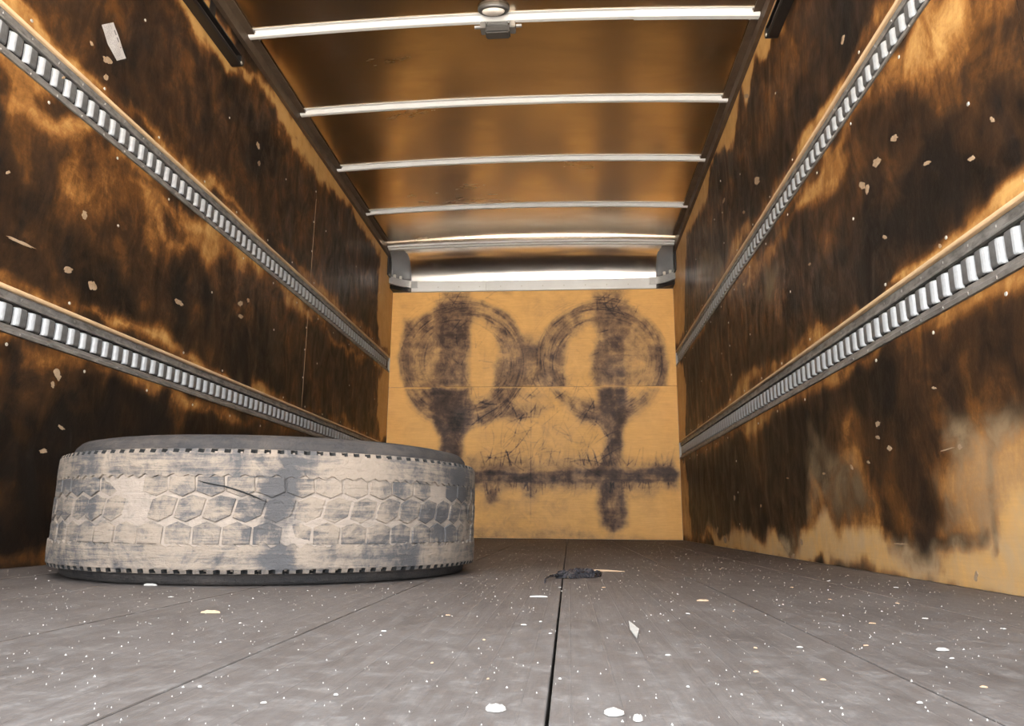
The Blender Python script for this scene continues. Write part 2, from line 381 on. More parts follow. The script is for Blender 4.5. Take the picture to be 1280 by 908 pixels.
LEFT_LAYERS = [
 ([(0,90),(100,170),(130,230),(100,290),(60,270),(0,250)], 0.68, 22),
 ([(110,200),(190,250),(280,310),(300,345),(230,350),(150,330),(110,280)], 0.72, 20),
 ([(0,200),(60,240),(90,300),(40,330),(0,310)], 0.84, 18),
 ([(120,310),(145,320),(200,385),(190,395),(140,350)], 0.68, 12),
 ([(320,340),(400,400),(470,455),(470,530),(420,520),(350,440)], 0.80, 16),
 ([(380,190),(430,260),(470,330),(470,420),(420,370),(370,300)], 0.80, 14),
 ([(130,0),(200,0),(240,70),(290,130),(330,190),(300,190),(220,110)], 0.72, 16),
 ([(205,-10),(240,45),(268,80),(284,95),(300,88),(318,92),(332,128),(345,165),(357,165),(372,185),(400,220),(432,262),(462,300),(476,320),(480,365),(500,365),(500,300),(486,300),(305,70),(255,-10)], 0.13, 8),
 ([(290,95),(318,98),(335,130),(330,150),(308,140),(296,120)], 0.72, 6),
 ([(476,300),(473,345),(472,400),(477,440),(500,450),(500,300)], 0.10, 4),
 ([(478,462),(473,480),(472,520),(476,548),(500,560),(500,450)], 0.10, 4),
 ([(480,562),(477,590),(478,660),(500,675),(500,560)], 0.15, 3),
 ([(0,8),(0,-20),(35,5),(70,52),(100,82),(128,108),(135,124),(60,62)], 0.30, 6),
 ([(150,132),(185,158),(215,180),(258,215),(300,262),(318,286),(240,220)], 0.28, 7),
 ([(330,290),(380,330),(430,380),(485,438),(488,448),(400,368)], 0.45, 4),
 ([(0,72),(60,118),(115,155),(105,180),(60,165),(20,150),(0,140)], 0.36, 14),
 ([(140,185),(200,232),(265,283),(330,338),(320,345),(270,325),(240,320),(205,315),(185,290),(175,260),(190,245)], 0.33, 12),
 ([(205,262),(225,270),(228,300),(205,305)], 0.75, 8),
 ([(330,340),(380,383),(400,402),(385,402),(352,380)], 0.36, 6),
 ([(405,408),(440,432),(470,455),(452,452),(418,428)], 0.34, 5),
 ([(0,357),(0,338),(25,345),(60,368),(90,388),(120,402),(60,380)], 0.42, 8),
 ([(112,400),(135,392),(170,410),(205,418),(225,438),(262,455),(300,480),(280,476),(200,440)], 0.27, 7),
 ([(305,485),(318,470),(340,482),(372,512),(400,522),(380,516)], 0.33, 6),
 ([(400,524),(430,522),(455,540),(482,553),(482,557),(440,542)], 0.40, 5),
 ([(0,413),(60,435),(120,455),(180,475),(250,500),(330,525),(310,530),(250,518),(160,492),(70,460),(0,435)], 0.46, 9),
 ([(145,462),(190,478),(260,502),(240,508),(180,492)], 0.32, 6),
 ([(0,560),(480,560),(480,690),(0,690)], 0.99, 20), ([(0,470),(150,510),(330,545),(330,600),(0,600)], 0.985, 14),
 ([(-60,694),(60,688),(60,712),(-60,716)], 0.62, 5),
]
LEFT_CHIPS = [(84,338,11,6,-.2),(116,359,7,12,.3),(225,379,9,5,-.7),(301,379,4,6,0),(301,395,5,4,.3),(310,376,3,4,0),(72,470,7,11,.3),(66,482,4,6,0.2),
 (55,564,9,4,.1),(76,534,8,3,-.5),(106,268,6,8,.2),(134,76,6,11,.6),(30,305,32,3,-.45),(132,96,4,7,.5),(114,54,3,5,.6),(322,182,3,7,.1),(324,205,3,5,.2),(10,216,4,4,0),(80,97,3,3,0)]
RIGHT_LAYERS = [
 ([(1165,-10),(1290,-10),(1290,60),(1235,95),(1180,140),(1110,150),(1060,195),(1040,215)], 0.52, 20),
 ([(1225,40),(1290,20),(1290,120),(1240,110)], 0.78, 14),
 ([(1060,170),(1130,150),(1170,120),(1230,110),(1200,200),(1120,260),(1040,300),(1000,330),(1000,290)], 0.76, 20),
 ([(1180,170),(1290,110),(1290,210),(1230,250),(1170,300),(1090,360),(1060,330),(1100,270)], 0.93, 16),
 ([(890,400),(960,310),(1000,300),(1010,360),(940,440),(880,480)], 0.68, 18),
 ([(1000,0),(1030,0),(1010,60),(985,110),(960,160),(940,200),(920,210),(945,120)], 0.72, 16),
 ([(1040,20),(1100,0),(1060,90),(1020,140),(990,130),(1010,80)], 0.92, 14),
 ([(965,-10),(992,-10),(978,38),(962,66),(950,82),(944,72),(938,112),(924,165),(915,178),(902,186),(893,200),(884,245),(868,275),(858,296),(856,330),(856,420),(835,450),(835,290),(846,290),(920,105)], 0.16, 5),
 ([(925,110),(936,130),(930,180),(918,176)], 0.66, 5),
 ([(857,560),(858,480),(853,455),(830,460),(830,560)], 0.14, 3), ([(856,575),(860,600),(862,640),(866,668),(840,680),(840,575)], 0.22, 3),
 ([(1122,0),(1104,-10),(1088,40),(1065,85),(1050,110),(1020,145),(1002,172),(985,205),(955,245),(925,290),(895,345),(880,375),(890,368),(969,240),(1000,202)], 0.42, 7),
 ([(1060,90),(1052,118),(1000,200),(990,215),(1005,160),(1040,110)], 0.24, 5),
 ([(1163,0),(1195,-10),(1215,30),(1190,75),(1150,110),(1100,115),(1085,120)], 0.36, 12),
 ([(1090,118),(1068,150),(1045,205),(1022,240),(1000,262),(985,262),(1026,200)], 0.33, 8),
 ([(1026,165),(1050,180),(1058,200),(1045,230),(1030,230)], 0.40, 10),
 ([(985,262),(960,290),(920,345),(905,375),(940,350),(970,310)], 0.46, 9),
 ([(1290,240),(1290,205),(1255,235),(1215,270),(1190,292),(1160,318),(1120,350),(1105,368),(1200,305)], 0.22, 6),
 ([(1105,368),(1075,378),(1030,405),(990,435),(955,462),(962,472),(1030,425)], 0.46, 6),
 ([(955,470),(938,460),(920,480),(905,505),(880,528),(900,520),(935,492)], 0.33, 5),
 ([(1290,325),(1290,350),(1245,368),(1205,380),(1170,405),(1180,392)], 0.30, 7),
 ([(1125,420),(1100,452),(1060,470),(1010,492),(975,505),(1020,480)], 0.36, 7),
 ([(965,510),(940,525),(922,540),(935,545),(962,530)], 0.33, 5),
 ([(930,525),(900,545),(865,565),(880,568),(915,548)], 0.50, 4),
 ([(860,585),(940,560),(1000,520),(1060,500),(1060,600),(960,650),(870,660)], 0.93, 12),
 ([(1040,520),(1085,510),(1110,560),(1100,640),(1040,640)], 0.78, 12),
 ([(1290,505),(1250,545),(1215,590),(1185,560),(1170,590),(1190,650),(1150,690),(1100,668),(1095,600),(1075,560),(1062,520),(1050,560),(1080,640),(1050,650),(1020,600),(1005,640),(985,660),(940,662),(900,668),(960,690),(1290,750)], 0.42, 13),
 ([(1110,580),(1150,560),(1165,640),(1120,655)], 0.80, 12),
 ([(875,670),(920,668),(960,668),(985,655),(1040,664),(1100,672),(1120,690),(1170,705),(1210,680),(1240,640),(1290,590),(1290,760),(1050,712),(900,690)], 0.15, 7),
 ([(968,640),(1000,645),(998,680),(984,690),(972,675)], 0.90, 5),
 ([(1105,655),(1130,668),(1170,680),(1215,670),(1235,655),(1235,668),(1205,690),(1150,694),(1120,690)], 0.85, 6),
 ([(1110,690),(1150,692),(1180,715),(1140,712)], 0.62, 7),
 ([(1235,560),(1240,560),(1247,690),(1242,690)], 0.75, 3),
  ([(1195,520),(1290,525),(1290,620),(1200,660),(1180,600)], 0.5, 18, 1), ([(1020,560),(1060,560),(1075,640),(1010,640)], 0.3, 16, 1),
 ([(875,315),(900,312),(905,350),(870,365)], 0.22, 8, 1), ([(955,325),(972,330),(970,370),(955,380)], 0.25, 7, 1), ([(1170,600),(1225,600),(1230,660),(1170,670)], 0.45, 12, 1),  # the two small spots paint the wall's sheen as pale colour
 ([(880,672),(960,668),(1040,664),(1120,690),(1170,705),(1290,600),(1290,760),(1050,712)], 0.8, 10, 1),
]
RIGHT_CHIPS = [(1095,203,6,13,-.4),(1078,233,6,8,-.3),(1084,238,4,9,-.2),(1118,172,7,7,.5),(947,227,5,9,-.4),(933,121,4,6,0),(1214,198,5,7,-.6),(1160,204,8,4,.3),(1054,50,3,10,-.3),
 (1098,530,4,6,0),(1112,560,4,6,0),(1098,547,4,4,0),(1200,558,5,5,0),(1185,562,14,1.5,.25),(1168,485,4,3,0),(897,663,2,7,0),(906,675,3,8,.3),(992,695,4,5,0),(1002,679,2.5,7,0),(1125,680,11,2,-.05),
 (1030,592,2.5,3,0),(985,598,2,2,0),(1106,296,3.5,4.5,0),(1012,330,2.5,3,0),(1175,307,3.5,4,0),(930,355,2,3,0),(1086,578,3,3,0),(951,633,2,2.5,0),(918,622,2,5,-.1),(1065,585,2,6,.3),(1220,720,4,10,0),
 (1240,150,5,5,0),(930,265,2,4,-.4),(905,250,2,5,-.3)]

def side_paint(side):
    X = XL if side == 'L' else XR; layers = LEFT_LAYERS if side == 'L' else RIGHT_LAYERS
    conv = lambda q: on_x(q, X)
    def f(P):
        sd = 3.7 if side == 'L' else 91.2
        st = fbm(P[:,0]*1.3+sd, P[:,1]*1.6+sd, 5)
        dark = 0.83 + (st-0.5)*0.5
        pale = np.zeros(len(P))
        # sheets stay cleaner in a narrow strip along the rails
        for z0, z1 in RAIL[side]:
            dz = np.maximum(np.maximum(z0-P[:,1], P[:,1]-z1), 0)
            k = np.exp(-(dz/0.035)**2)*smooth(0.42, 0.62, fbm(P[:,0]*2.3+sd*2, P[:,1]*1.0+z0*7, 3)); dark -= k*0.42
        paint_layers(P, conv, layers, dark, pale, sd, lambda W: max(W[:,0].mean(), 1.0))
        ra = 0.7 if side == 'L' else -0.5
        A_ = P[:,0]*math.cos(ra)+P[:,1]*math.sin(ra); B_ = -P[:,0]*math.sin(ra)+P[:,1]*math.cos(ra)
        q_ = fbm(P[:,0]*2+sd*3, P[:,1]*2, 4)
        dark += ((fbm(P[:,0]*5+sd, P[:,1]*4, 5)-0.5)*0.30 + (fbm(A_*9+q_*3, B_*2.2+q_*4+sd, 5)-0.5)*0.46 + 0.03)*np.clip(dark*1.4, 0.10, 1)
        return np.stack([np.clip(dark, 0, 1), pale], 1)
    return f

panels = {}
for side, X, wall in (('L', XL, wall_l), ('R', XR, wall_r)):
    sg = -1 if side == 'L' else 1
    place = lambda P, t, X=X, sg=sg: np.stack([np.full(len(P), X) + sg*t, P[:,0], P[:,1]], 1)
    pf = side_paint(side); (a0, a1), (b0, b1) = RAIL[side]
    for z0, z1 in ((0.0, a0), (a1, b0), (b1, ZP)):
        for y0, y1 in ((YR, SEAM-2.44), (SEAM-2.44, SEAM), (SEAM, D)):
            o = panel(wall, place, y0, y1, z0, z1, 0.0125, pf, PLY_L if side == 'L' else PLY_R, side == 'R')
            panels[(side, round(z0, 3), round(y0, 3))] = o

for (s_, z0_, y0_), o_ in list(panels.items()):
    if z0_ < 0.1: continue
    X_ = XL if s_ == 'L' else XR; sg_ = 1 if s_ == 'L' else -1
    y1_ = {round(YR, 3): SEAM-2.44, round(SEAM-2.44, 3): SEAM, round(SEAM, 3): D}[y0_]
    pr = [(-0.012, 0.0005), (-0.0005, 0.0005), (0.002, 0.0025), (0.0032, 0.0055), (0.0025, 0.0085), (0.0, 0.0105), (-0.012, 0.0105)]
    MB().sweep(pr, [(lambda a, b, y=y: (X_+sg_*a, y, z0_+b)) for y in (y0_+0.001, y1_-0.001)]).build('edge_strip', EDGEM, o_)

def find_panel(side, y, z):
    best = None
    for (s, z0, y0), o in panels.items():
        if s == side and y >= y0 and z >= z0 - 0.06:
            if best is None or (z0, y0) > best[0]: best = ((z0, y0), o)
    return best[1] if best else (wall_l if side == 'L' else wall_r)

# bare-wood chips torn out of the side sheets
for side, X, chips in (('L', XL, LEFT_CHIPS), ('R', XR, RIGHT_CHIPS)):
    sg = 1 if side == 'L' else -1
    for (px, py, rx, ry, an) in chips:
        n = 24; pts = []
        for i in range(n):
            a = 2*math.pi*i/n; k = 0.72+0.2*math.sin(a+px)+0.16*math.sin(2*a+py)+0.08*math.sin(5*a+px*2)+random.uniform(-.1, .1); x = rx*math.cos(a)*k*0.8; y = ry*math.sin(a)*k*0.8
            pts.append(on_x((px + x*math.cos(an)+y*math.sin(an), py - x*math.sin(an)+y*math.cos(an)), X))
        vs = [(X + sg*0.0008, y, z) for y, z in pts] + [(X - sg*0.0005, y, z) for y, z in pts]
        fs = [tuple(range(n)), tuple(range(n, 2*n))[::-1]] + [(i, n+i, n+(i+1)%n, (i+1)%n) for i in range(n)]
        mb = MB(); mb.add(vs, fs); mb.build('bare_wood_chip', CHIPM, find_panel(side, pts[0][0], pts[0][1]))

# screw heads: rows above and below each rail and along the sheet joints
def screw_mesh(sg):
    mb = MB(); n = 8; vs = []
    for r, h in ((0.0048, -0.0003), (0.0044, 0.0012), (0.0018, 0.0019)):
        vs += [(sg*h, r*math.cos(2*math.pi*i/n), r*math.sin(2*math.pi*i/n)) for i in range(n)]
    fs = [(k*n+i, k*n+(i+1)%n, (k+1)*n+(i+1)%n, (k+1)*n+i) for k in range(2) for i in range(n)] + [tuple(2*n+i for i in range(n))]
    return mesh('screw', vs, fs)
for side, X in (('L', XL), ('R', XR)):
    sg = 1 if side == 'L' else -1; sm = screw_mesh(sg); sm.materials.append(SCREW)
    spots = []
    for z0, z1 in RAIL[side]:
        for k in range(14):
            y = 1.25 + k*0.305 + random.uniform(-.02, .02)
            if random.random() < 0.85: spots.append((y, z1 + 0.028 + random.uniform(-.006, .006)))
            if random.random() < 0.85: spots.append((y + 0.1, z0 - 0.03 + random.uniform(-.006, .006)))
    for z in (0.12, 0.27, 0.42, 0.85, 1.0, 1.12, 1.55, 1.72, 1.9): spots.append((SEAM - 0.012, z))
    for y in np.arange(1.4, 5.3, 0.61):
        spots.append((y, 1.75 + random.uniform(-.03, .03))); spots.append((y, 0.98 + random.uniform(-.03, .03)))
    for y, z in spots:
        o = bpy.data.objects.new('screw', sm); COL.objects.link(o); o.location = (X, y, z)
        o.parent = find_panel(side, y, z)

# thin pale splinter edge along the left sheet joint
mb = MB()
for z0, z1 in ((RAIL['L'][1][1] + 0.01, 1.86), (RAIL['L'][0][1] + 0.01, RAIL['L'][1][0] - 0.02)):
    mb.box(XL - 0.002, XL + 0.0008, SEAM - 0.0022, SEAM + 0.0018, z0, z1)
mb.build('joint_splinter', CHIPM, find_panel('L', SEAM - 0.05, 1.5))

# ------------------------------------------------------------------ front wall
FL = lambda q: on_y(q, D)
def ell(P, c, rx, ry):
    c0 = np.array(FL(c)); ex = np.array(FL((c[0]+rx, c[1]))); ey = np.array(FL((c[0], c[1]-ry)))
    ax = ex[0]-c0[0]; ay = ey[1]-c0[1]
    return np.hypot((P[:,0]-c0[0])/ax, (P[:,1]-c0[1])/ay)
_rs = random.Random(5)
ARC_STROKES = []
for k in range(150):      # scuffed arcs around the two ring marks
    c, R0 = _rs.choice([((580,452), (80, 76)), ((752,452), (82, 73))]); f = _rs.uniform(0.66, 1.12); c = (c[0]+_rs.uniform(-9, 9), c[1]+_rs.uniform(-7, 7)); a0 = _rs.uniform(0, 6.28); L = _rs.uniform(0.4, 1.5)
    ARC_STROKES.append(([(c[0]+R0[0]*f*math.cos(a0+L*i/8), c[1]-R0[1]*f*math.sin(a0+L*i/8)) for i in range(9)], _rs.uniform(0.12, 0.3)))
UP_STROKES = []
for k in range(110):
    c = _rs.choice([(600,455,40,50), (730,455,30,50), (660,450,70,40), (570,380,40,14), (770,385,40,14)]); x = c[0]+_rs.uniform(-1,1)*c[2]; y = c[1]+_rs.uniform(-1,1)*c[3]; L = _rs.uniform(5, 22); a = _rs.uniform(0, 3.14)
    UP_STROKES.append(([(x, y), (x+L*math.cos(a), y-L*math.sin(a))], _rs.uniform(0.10, 0.30)))
LOW_STROKES = [(p_, v_*0.5) for p_, v_ in ARC_STROKES]
for k in range(130):
    x = _rs.uniform(585, 745); y = _rs.uniform(492, 580); L = _rs.uniform(10, 42); a = _rs.choice([0.5, 0.7, 1.3, 1.57, 1.7, -0.6, 0.9]) + _rs.uniform(-.25, .25); cu = _rs.uniform(-.5, .5)
    LOW_STROKES.append(([(x + L*i/5*math.cos(a+cu*i/5), y - L*i/5*math.sin(a+cu*i/5)) for i in range(6)], _rs.uniform(0.10, 0.34)))
for k in range(48):
    x = _rs.uniform(595, 840); LOW_STROKES.append(([(x, 582), (x + _rs.uniform(-8, 8), 582 - _rs.uniform(6, 24))], _rs.uniform(.15, .4)))
    x = _rs.uniform(595, 840); LOW_STROKES.append(([(x, 604), (x + _rs.uniform(-3, 3), 604 + _rs.uniform(4, 16))], _rs.uniform(.15, .4)))
def add_strokes(P, dark, strokes, wid, gain, mod):
    for pts, v in strokes:
        W_ = np.array([FL(q) for q in pts]); lo = W_.min(0) - 0.02; hi = W_.max(0) + 0.02
        m_ = np.where((P[:,0] > lo[0]) & (P[:,0] < hi[0]) & (P[:,1] > lo[1]) & (P[:,1] < hi[1]))[0]
        if len(m_) == 0: continue
        d = seg_dist(P[m_], [tuple(q) for q in W_])
        dark[m_] += gain*v*smooth(wid, wid*0.15, d)*mod[m_]
def front_paint(upper):
    def f(P):
        n1 = fbm(P[:,0]*4+3, P[:,1]*4, 5); n2 = fbm(P[:,0]*13+7, P[:,1]*16, 5); n3 = fbm(P[:,0]*2.0+70, P[:,1]*34, 4); n4 = fbm(P[:,0]*34+9, P[:,1]*3.0, 4)
        W = P + np.stack([(n1-0.5), (fbm(P[:,0]*4+33, P[:,1]*4+8, 5)-0.5)], 1)*0.09
        dark = 0.05 + np.clip(n1-0.48, 0, 1)*0.45 + (n3-0.5)*0.10; pale = np.zeros(len(P))
        def put(k, val):
            nonlocal dark
            k = np.clip(k, 0, 1); dark = np.maximum(dark, dark*(1-k)+val*k)
        def blob(poly, val, soft, warp=1.0):
            w_ = np.array([FL(q) for q in poly]); s = 1.5*soft*D/FPX
            put(smooth(s, -s, sdf(P + (W-P)*warp, w_))*(0.82+0.55*(n2-0.5)+0.4*(n3-0.5)+0.3*(n4-0.5)), val)
        def ring(c, ro, ri, val, so=0.10, si=0.13, lim=None, ci=None):
            eo = ell(W, c, *ro); ei = ell(W, ci or c, *ri); ep = ell(P, c, *ro)
            c0 = FL(c); th = np.arctan2(P[:,1]-c0[1], P[:,0]-c0[0])
            st = fbm(ep*26 + c[0], th*1.6 + 11, 4)               # concentric rub marks
            k = smooth(1+so, 1-so*0.8, eo)*smooth(1-si, 1+si, ei)
            if lim is not None: k = k*lim
            put(k*(0.80 + 0.65*(st-0.5) + 0.7*(n2-0.5)), val)
        mod = np.clip(n2*2.4-0.5, 0, 1.2)
        if upper:
            ring((580,452), (81,77), (44,60), 0.60, 0.07, 0.16, None, (582,456))
            ring((752,452), (83,74), (52,54), 0.58, 0.07, 0.16, None, (757,460))
            blob([(521,420),(548,400),(548,484),(521,484),(514,455)], 0.50, 6)
            blob([(783,412),(812,430),(818,484),(783,484)], 0.48, 6)
            blob([(628,430),(665,418),(702,432),(706,484),(620,484)], 0.58, 9)
            blob([(499,440),(508,405),(520,400),(514,440),(516,484),(502,484)], 0.66, 4)
            blob([(822,420),(832,450),(833,484),(817,484),(818,450)], 0.66, 4)
            blob([(546,378),(588,378),(587,486),(544,486)], 0.74, 6, 0.9); blob([(553,360),(590,360),(586,400),(550,400)], 0.56, 6)
            blob([(744,378),(782,378),(784,486),(742,486)], 0.72, 6, 0.9); blob([(738,360),(782,360),(780,400),(746,400)], 0.58, 6)
            blob([(590,400),(620,420),(630,484),(590,484)], 0.18, 8, 2); blob([(700,420),(742,410),(742,484),(704,484)], 0.18, 8, 2)
            blob([(600,360),(640,360),(640,367),(600,366)], 0.4, 4); blob([(648,428),(672,433),(672,448),(650,446)], 0.68, 4)
            add_strokes(P, dark, ARC_STROKES, 0.0065, 0.5, mod); add_strokes(P, dark, UP_STROKES, 0.006, 0.65, mod)
        else:
            lim = smooth(ZJ-0.0, ZJ-0.02, P[:,1])
            ring((580,462), (78,72), (43,48), 0.66, 0.10, 0.20, lim, (588,452))
            ring((755,456), (70,75), (75,48), 0.66, 0.12, 0.16, lim, (755,456))
            blob([(540,484),(586,484),(588,510),(584,535),(575,555),(572,575),(556,575),(552,555),(541,530),(538,505)], 0.88, 4, 0.8)
            blob([(552,550),(574,550),(580,600),(545,600)], 0.88, 6, 0.8)
            blob([(744,484),(786,484),(784,520),(776,540),(776,585),(752,585),(756,545),(746,525)], 0.82, 4, 0.8)
            blob([(590,484),(700,484),(690,505),(640,520),(600,520)], 0.34, 10); blob([(585,520),(640,508),(690,512),(650,528)], 0.56, 6)
            blob([(590,530),(745,530),(745,580),(590,580)], 0.22, 14, 2)
            blob([(585,584),(650,587),(745,585),(800,583),(838,581),(849,592),(844,606),(800,603),(740,606),(660,605),(585,606)], 0.92, 4, 0.8)
            blob([(585,572),(842,574),(848,614),(585,616)], 0.52, 7)
            blob([(752,600),(780,600),(786,630),(782,655),(768,668),(752,655),(745,630)], 0.80, 5, 0.9)
            blob([(760,622),(772,622),(774,648),(766,656),(758,646)], 0.45, 4)
            blob([(606,613),(624,613),(628,632),(610,638)], 0.74, 6, 1.4); blob([(652,610),(670,610),(670,626),(655,626)], 0.66, 6, 1.4)
            blob([(600,610),(700,610),(720,640),(700,665),(620,668),(590,650)], 0.28, 16, 2); blob([(580,658),(700,662),(850,672),(850,682),(580,682)], 0.42, 6, 1.5)
            blob([(700,620),(735,620),(735,660),(690,665)], 0.22, 14, 2)
            add_strokes(P, dark, LOW_STROKES, 0.0062, 0.75, mod)
            d = seg_dist(P, [FL((664,495)), FL((663,655))]); dark = dark + 0.16*smooth(0.006, 0.002, d)*mod
        return np.stack([np.clip(dark, 0, 0.95), pale], 1)
    return f
placeF = lambda P, t: np.stack([P[:,0], np.full(len(P), D)+t, P[:,1]], 1)
panel(wall_f, placeF, XL, XR, 0.0, ZJ, 0.0052, front_paint(False), PLY_FRONT, False, 0.002)
panel(wall_f, placeF, XL, XR, ZJ, ZT, 0.0052, front_paint(True), PLY_FRONT, False, 0.0012)

# ------------------------------------------------------------------ roof
def crown(x): return CROWN*(1-((x-XM)/1.1)**2)
ZR = ZB + 0.024
xs = np.linspace(XL-0.02, XR+0.02, 41); ys = np.linspace(YR, 5.20, 90); vs = []; fs = []
for y in ys:
    for x in xs: vs.append((x, y, ZR + crown(x)))
n0 = len(vs)
for y in ys:
    for x in xs: vs.append((x, y, ZR + crown(x) + 0.01))
nx = len(xs)
for i in range(len(ys)-1):
    for j in range(nx-1):
        a = i*nx+j; fs.append((a, a+nx, a+nx+1, a+1)); fs.append((n0+a, n0+a+1, n0+a+nx+1, n0+a+nx))
ceil = link('ceiling', mesh('ceiling', vs, fs, True), ROOF); tag(ceil, kind='structure')

# angle along the top of each side wall
for nm, X, sg in (('trim_1', XL, 1), ('trim_2', XR, -1)):
    mb = MB(); mb.box(min(X-sg*0.015, X+sg*0.018), max(X-sg*0.015, X+sg*0.018), YR, 5.3, ZP+0.001, ZR+0.004)
    mb.box(min(X+sg*0.018, X+sg*0.05), max(X+sg*0.018, X+sg*0.05), YR, 5.04, ZR-0.010, ZR-0.002)
    tag(mb.build(nm, TOPRAIL), kind='structure')

# roof bows
def bow(Y, label, wid=0.034, hgt=0.018, x0=XL+0.02, x1=XR-0.02):
    root = empty('roof_bow', (XM, Y, ZB), label, 'roof bow', 'roof bows')
    prof = [(-wid/2-0.020, hgt), (-wid/2-0.020, hgt-0.002), (-wid/2-0.008, hgt-0.003), (-wid/2+0.008, 0.0015), (-wid/2+0.011, 0.0), (wid/2-0.008, 0.0), (wid/2-0.005, 0.0015), (wid/2, hgt-0.003), (wid/2+0.014, hgt-0.002), (wid/2+0.014, hgt)]
    path = [(lambda a, b, x=x: (x, Y+a, ZB+0.005+crown(x)+b)) for x in np.linspace(x0, x1, 33)]
    MB().sweep(prof, path).build('channel', BOWM, root)
    for x in (x0, x1):
        sx = 1 if x < XM else -1
        MB().box(min(x-sx*0.002, x+sx*0.035), max(x-sx*0.002, x+sx*0.035), Y-wid/2-0.018, Y+wid/2+0.018, ZB+0.018, ZB+0.0235).build('end_plate', LIPM, root)
    return root
names = ['white roof bow nearest the camera, carrying the small dome lamp', 'second white roof bow behind the dome lamp', 'third white roof bow, midway to the front wall',
         'fourth white roof bow, last before the shiny front curve']
for Y, nm in zip(BOWS[:4], names): bow(Y, nm)
b1 = [o for o in bpy.data.objects if o.name == 'roof_bow'][0]
prof = [(-0.030, 0.016), (-0.0095, -0.0025), (0.012, -0.0025), (0.020, 0.016), (0.0175, 0.016), (0.0105, -0.0002), (-0.0085, -0.0002), (-0.0265, 0.016)]
path = [(lambda a, b, x=x: (x, BOWS[0]+a, ZB+0.0045+crown(x)+b)) for x in np.linspace(XM+0.57, XR-0.022, 12)]
tag(MB().sweep(prof, path).build('splice_sleeve', BOWM, b1), 'white sleeve lapped over the right end of the bow')
r5 = empty('roof_bow', (XM, BOWS[4], ZB), 'double-lipped silver roof bow along the top of the front curve', 'roof bow', 'roof bows')
for k, (dy, dz, hh, mm) in enumerate(((-0.038, 0.012, 0.012, COVE), (-0.010, 0.004, 0.014, BOWM), (0.020, -0.004, 0.018, BOWM))):
    prof = [(-0.014, 0.0), (0.010, -0.002), (0.014, hh), (-0.012, hh+0.004)]
    path = [(lambda a, b, x=x: (x, BOWS[4]+dy+a, ZB+dz+crown(x)*0.75+b)) for x in np.linspace(XL+0.02, XR-0.02, 25)]
    MB().sweep(prof, path).build('lip', mm, r5)

# ------------------------------------------------------------------ front curve, trim strip and corner caps
ZS = 1.892 + 0.088
CX0, CX1 = XL + 0.150, XR - 0.130
prof = [(D - 0.012, ZS - 0.006)]
NC = 22; _al = [math.radians(5 + 80*((k+0.5)/NC)**1.25) for k in range(NC)]
_sz = sum(math.cos(a) for a in _al); _sy = sum(math.sin(a) for a in _al)
for a in _al:
    y_, z_ = prof[-1]; prof.append((y_ - math.sin(a)*0.262/_sy, z_ + math.cos(a)*(ZB + 0.016 + 0.006 - ZS)/_sz))
mb = MB(); vs = []; fs = []; xs = np.linspace(XL + 0.01, XR - 0.01, 30)
for x in xs:
    for k_, (y, z) in enumerate(prof): vs.append((x, y, z + crown(x)*0.8*k_/NC))
n0 = len(vs)
for x in xs:
    for k_, (y, z) in enumerate(prof): vs.append((x, y + 0.004, z + 0.004 + crown(x)*0.8*k_/NC))
m = len(prof)
for i in range(len(xs)-1):
    for j in range(m-1):
        a = i*m+j; fs.append((a, a+1, a+m+1, a+m)); fs.append((n0+a, n0+a+m, n0+a+m+1, n0+a+1))
o = mb.add(vs, fs).build('cove_sheet', COVE, None, True)
tag(o, 'shiny curved metal sheet between the front wall and the roof', 'metal sheet')
tr = empty('trim_3', (XM, D, ZT), kind='structure')
cuts = [CX0, on_y((608, 356), D)[0], on_y((662, 356), D)[0], CX1]
for a, b in zip(cuts[:-1], cuts[1:]):
    prof2 = [(D-0.002, ZT+0.002), (D-0.016, ZT+0.001), (D-0.019, ZT+0.012), (D-0.019, ZS-0.012), (D-0.012, ZS), (D-0.002, ZS)]
    mbx = MB(); mbx.sweep([(p, q) for p, q in prof2], [(lambda u, v, x=x: (x, u, v)) for x in (a+0.001, b-0.001)])
    mbx.build('strip', STRIP, tr)
mbx = MB()
for x in np.linspace(CX0+0.05, CX1-0.05, 12): mbx.box(x-0.004, x+0.004, D-0.0215, D-0.018, ZT+0.03, ZT+0.038)
tag(mbx.build('rivet_heads', SCREW, tr), kind='stuff')

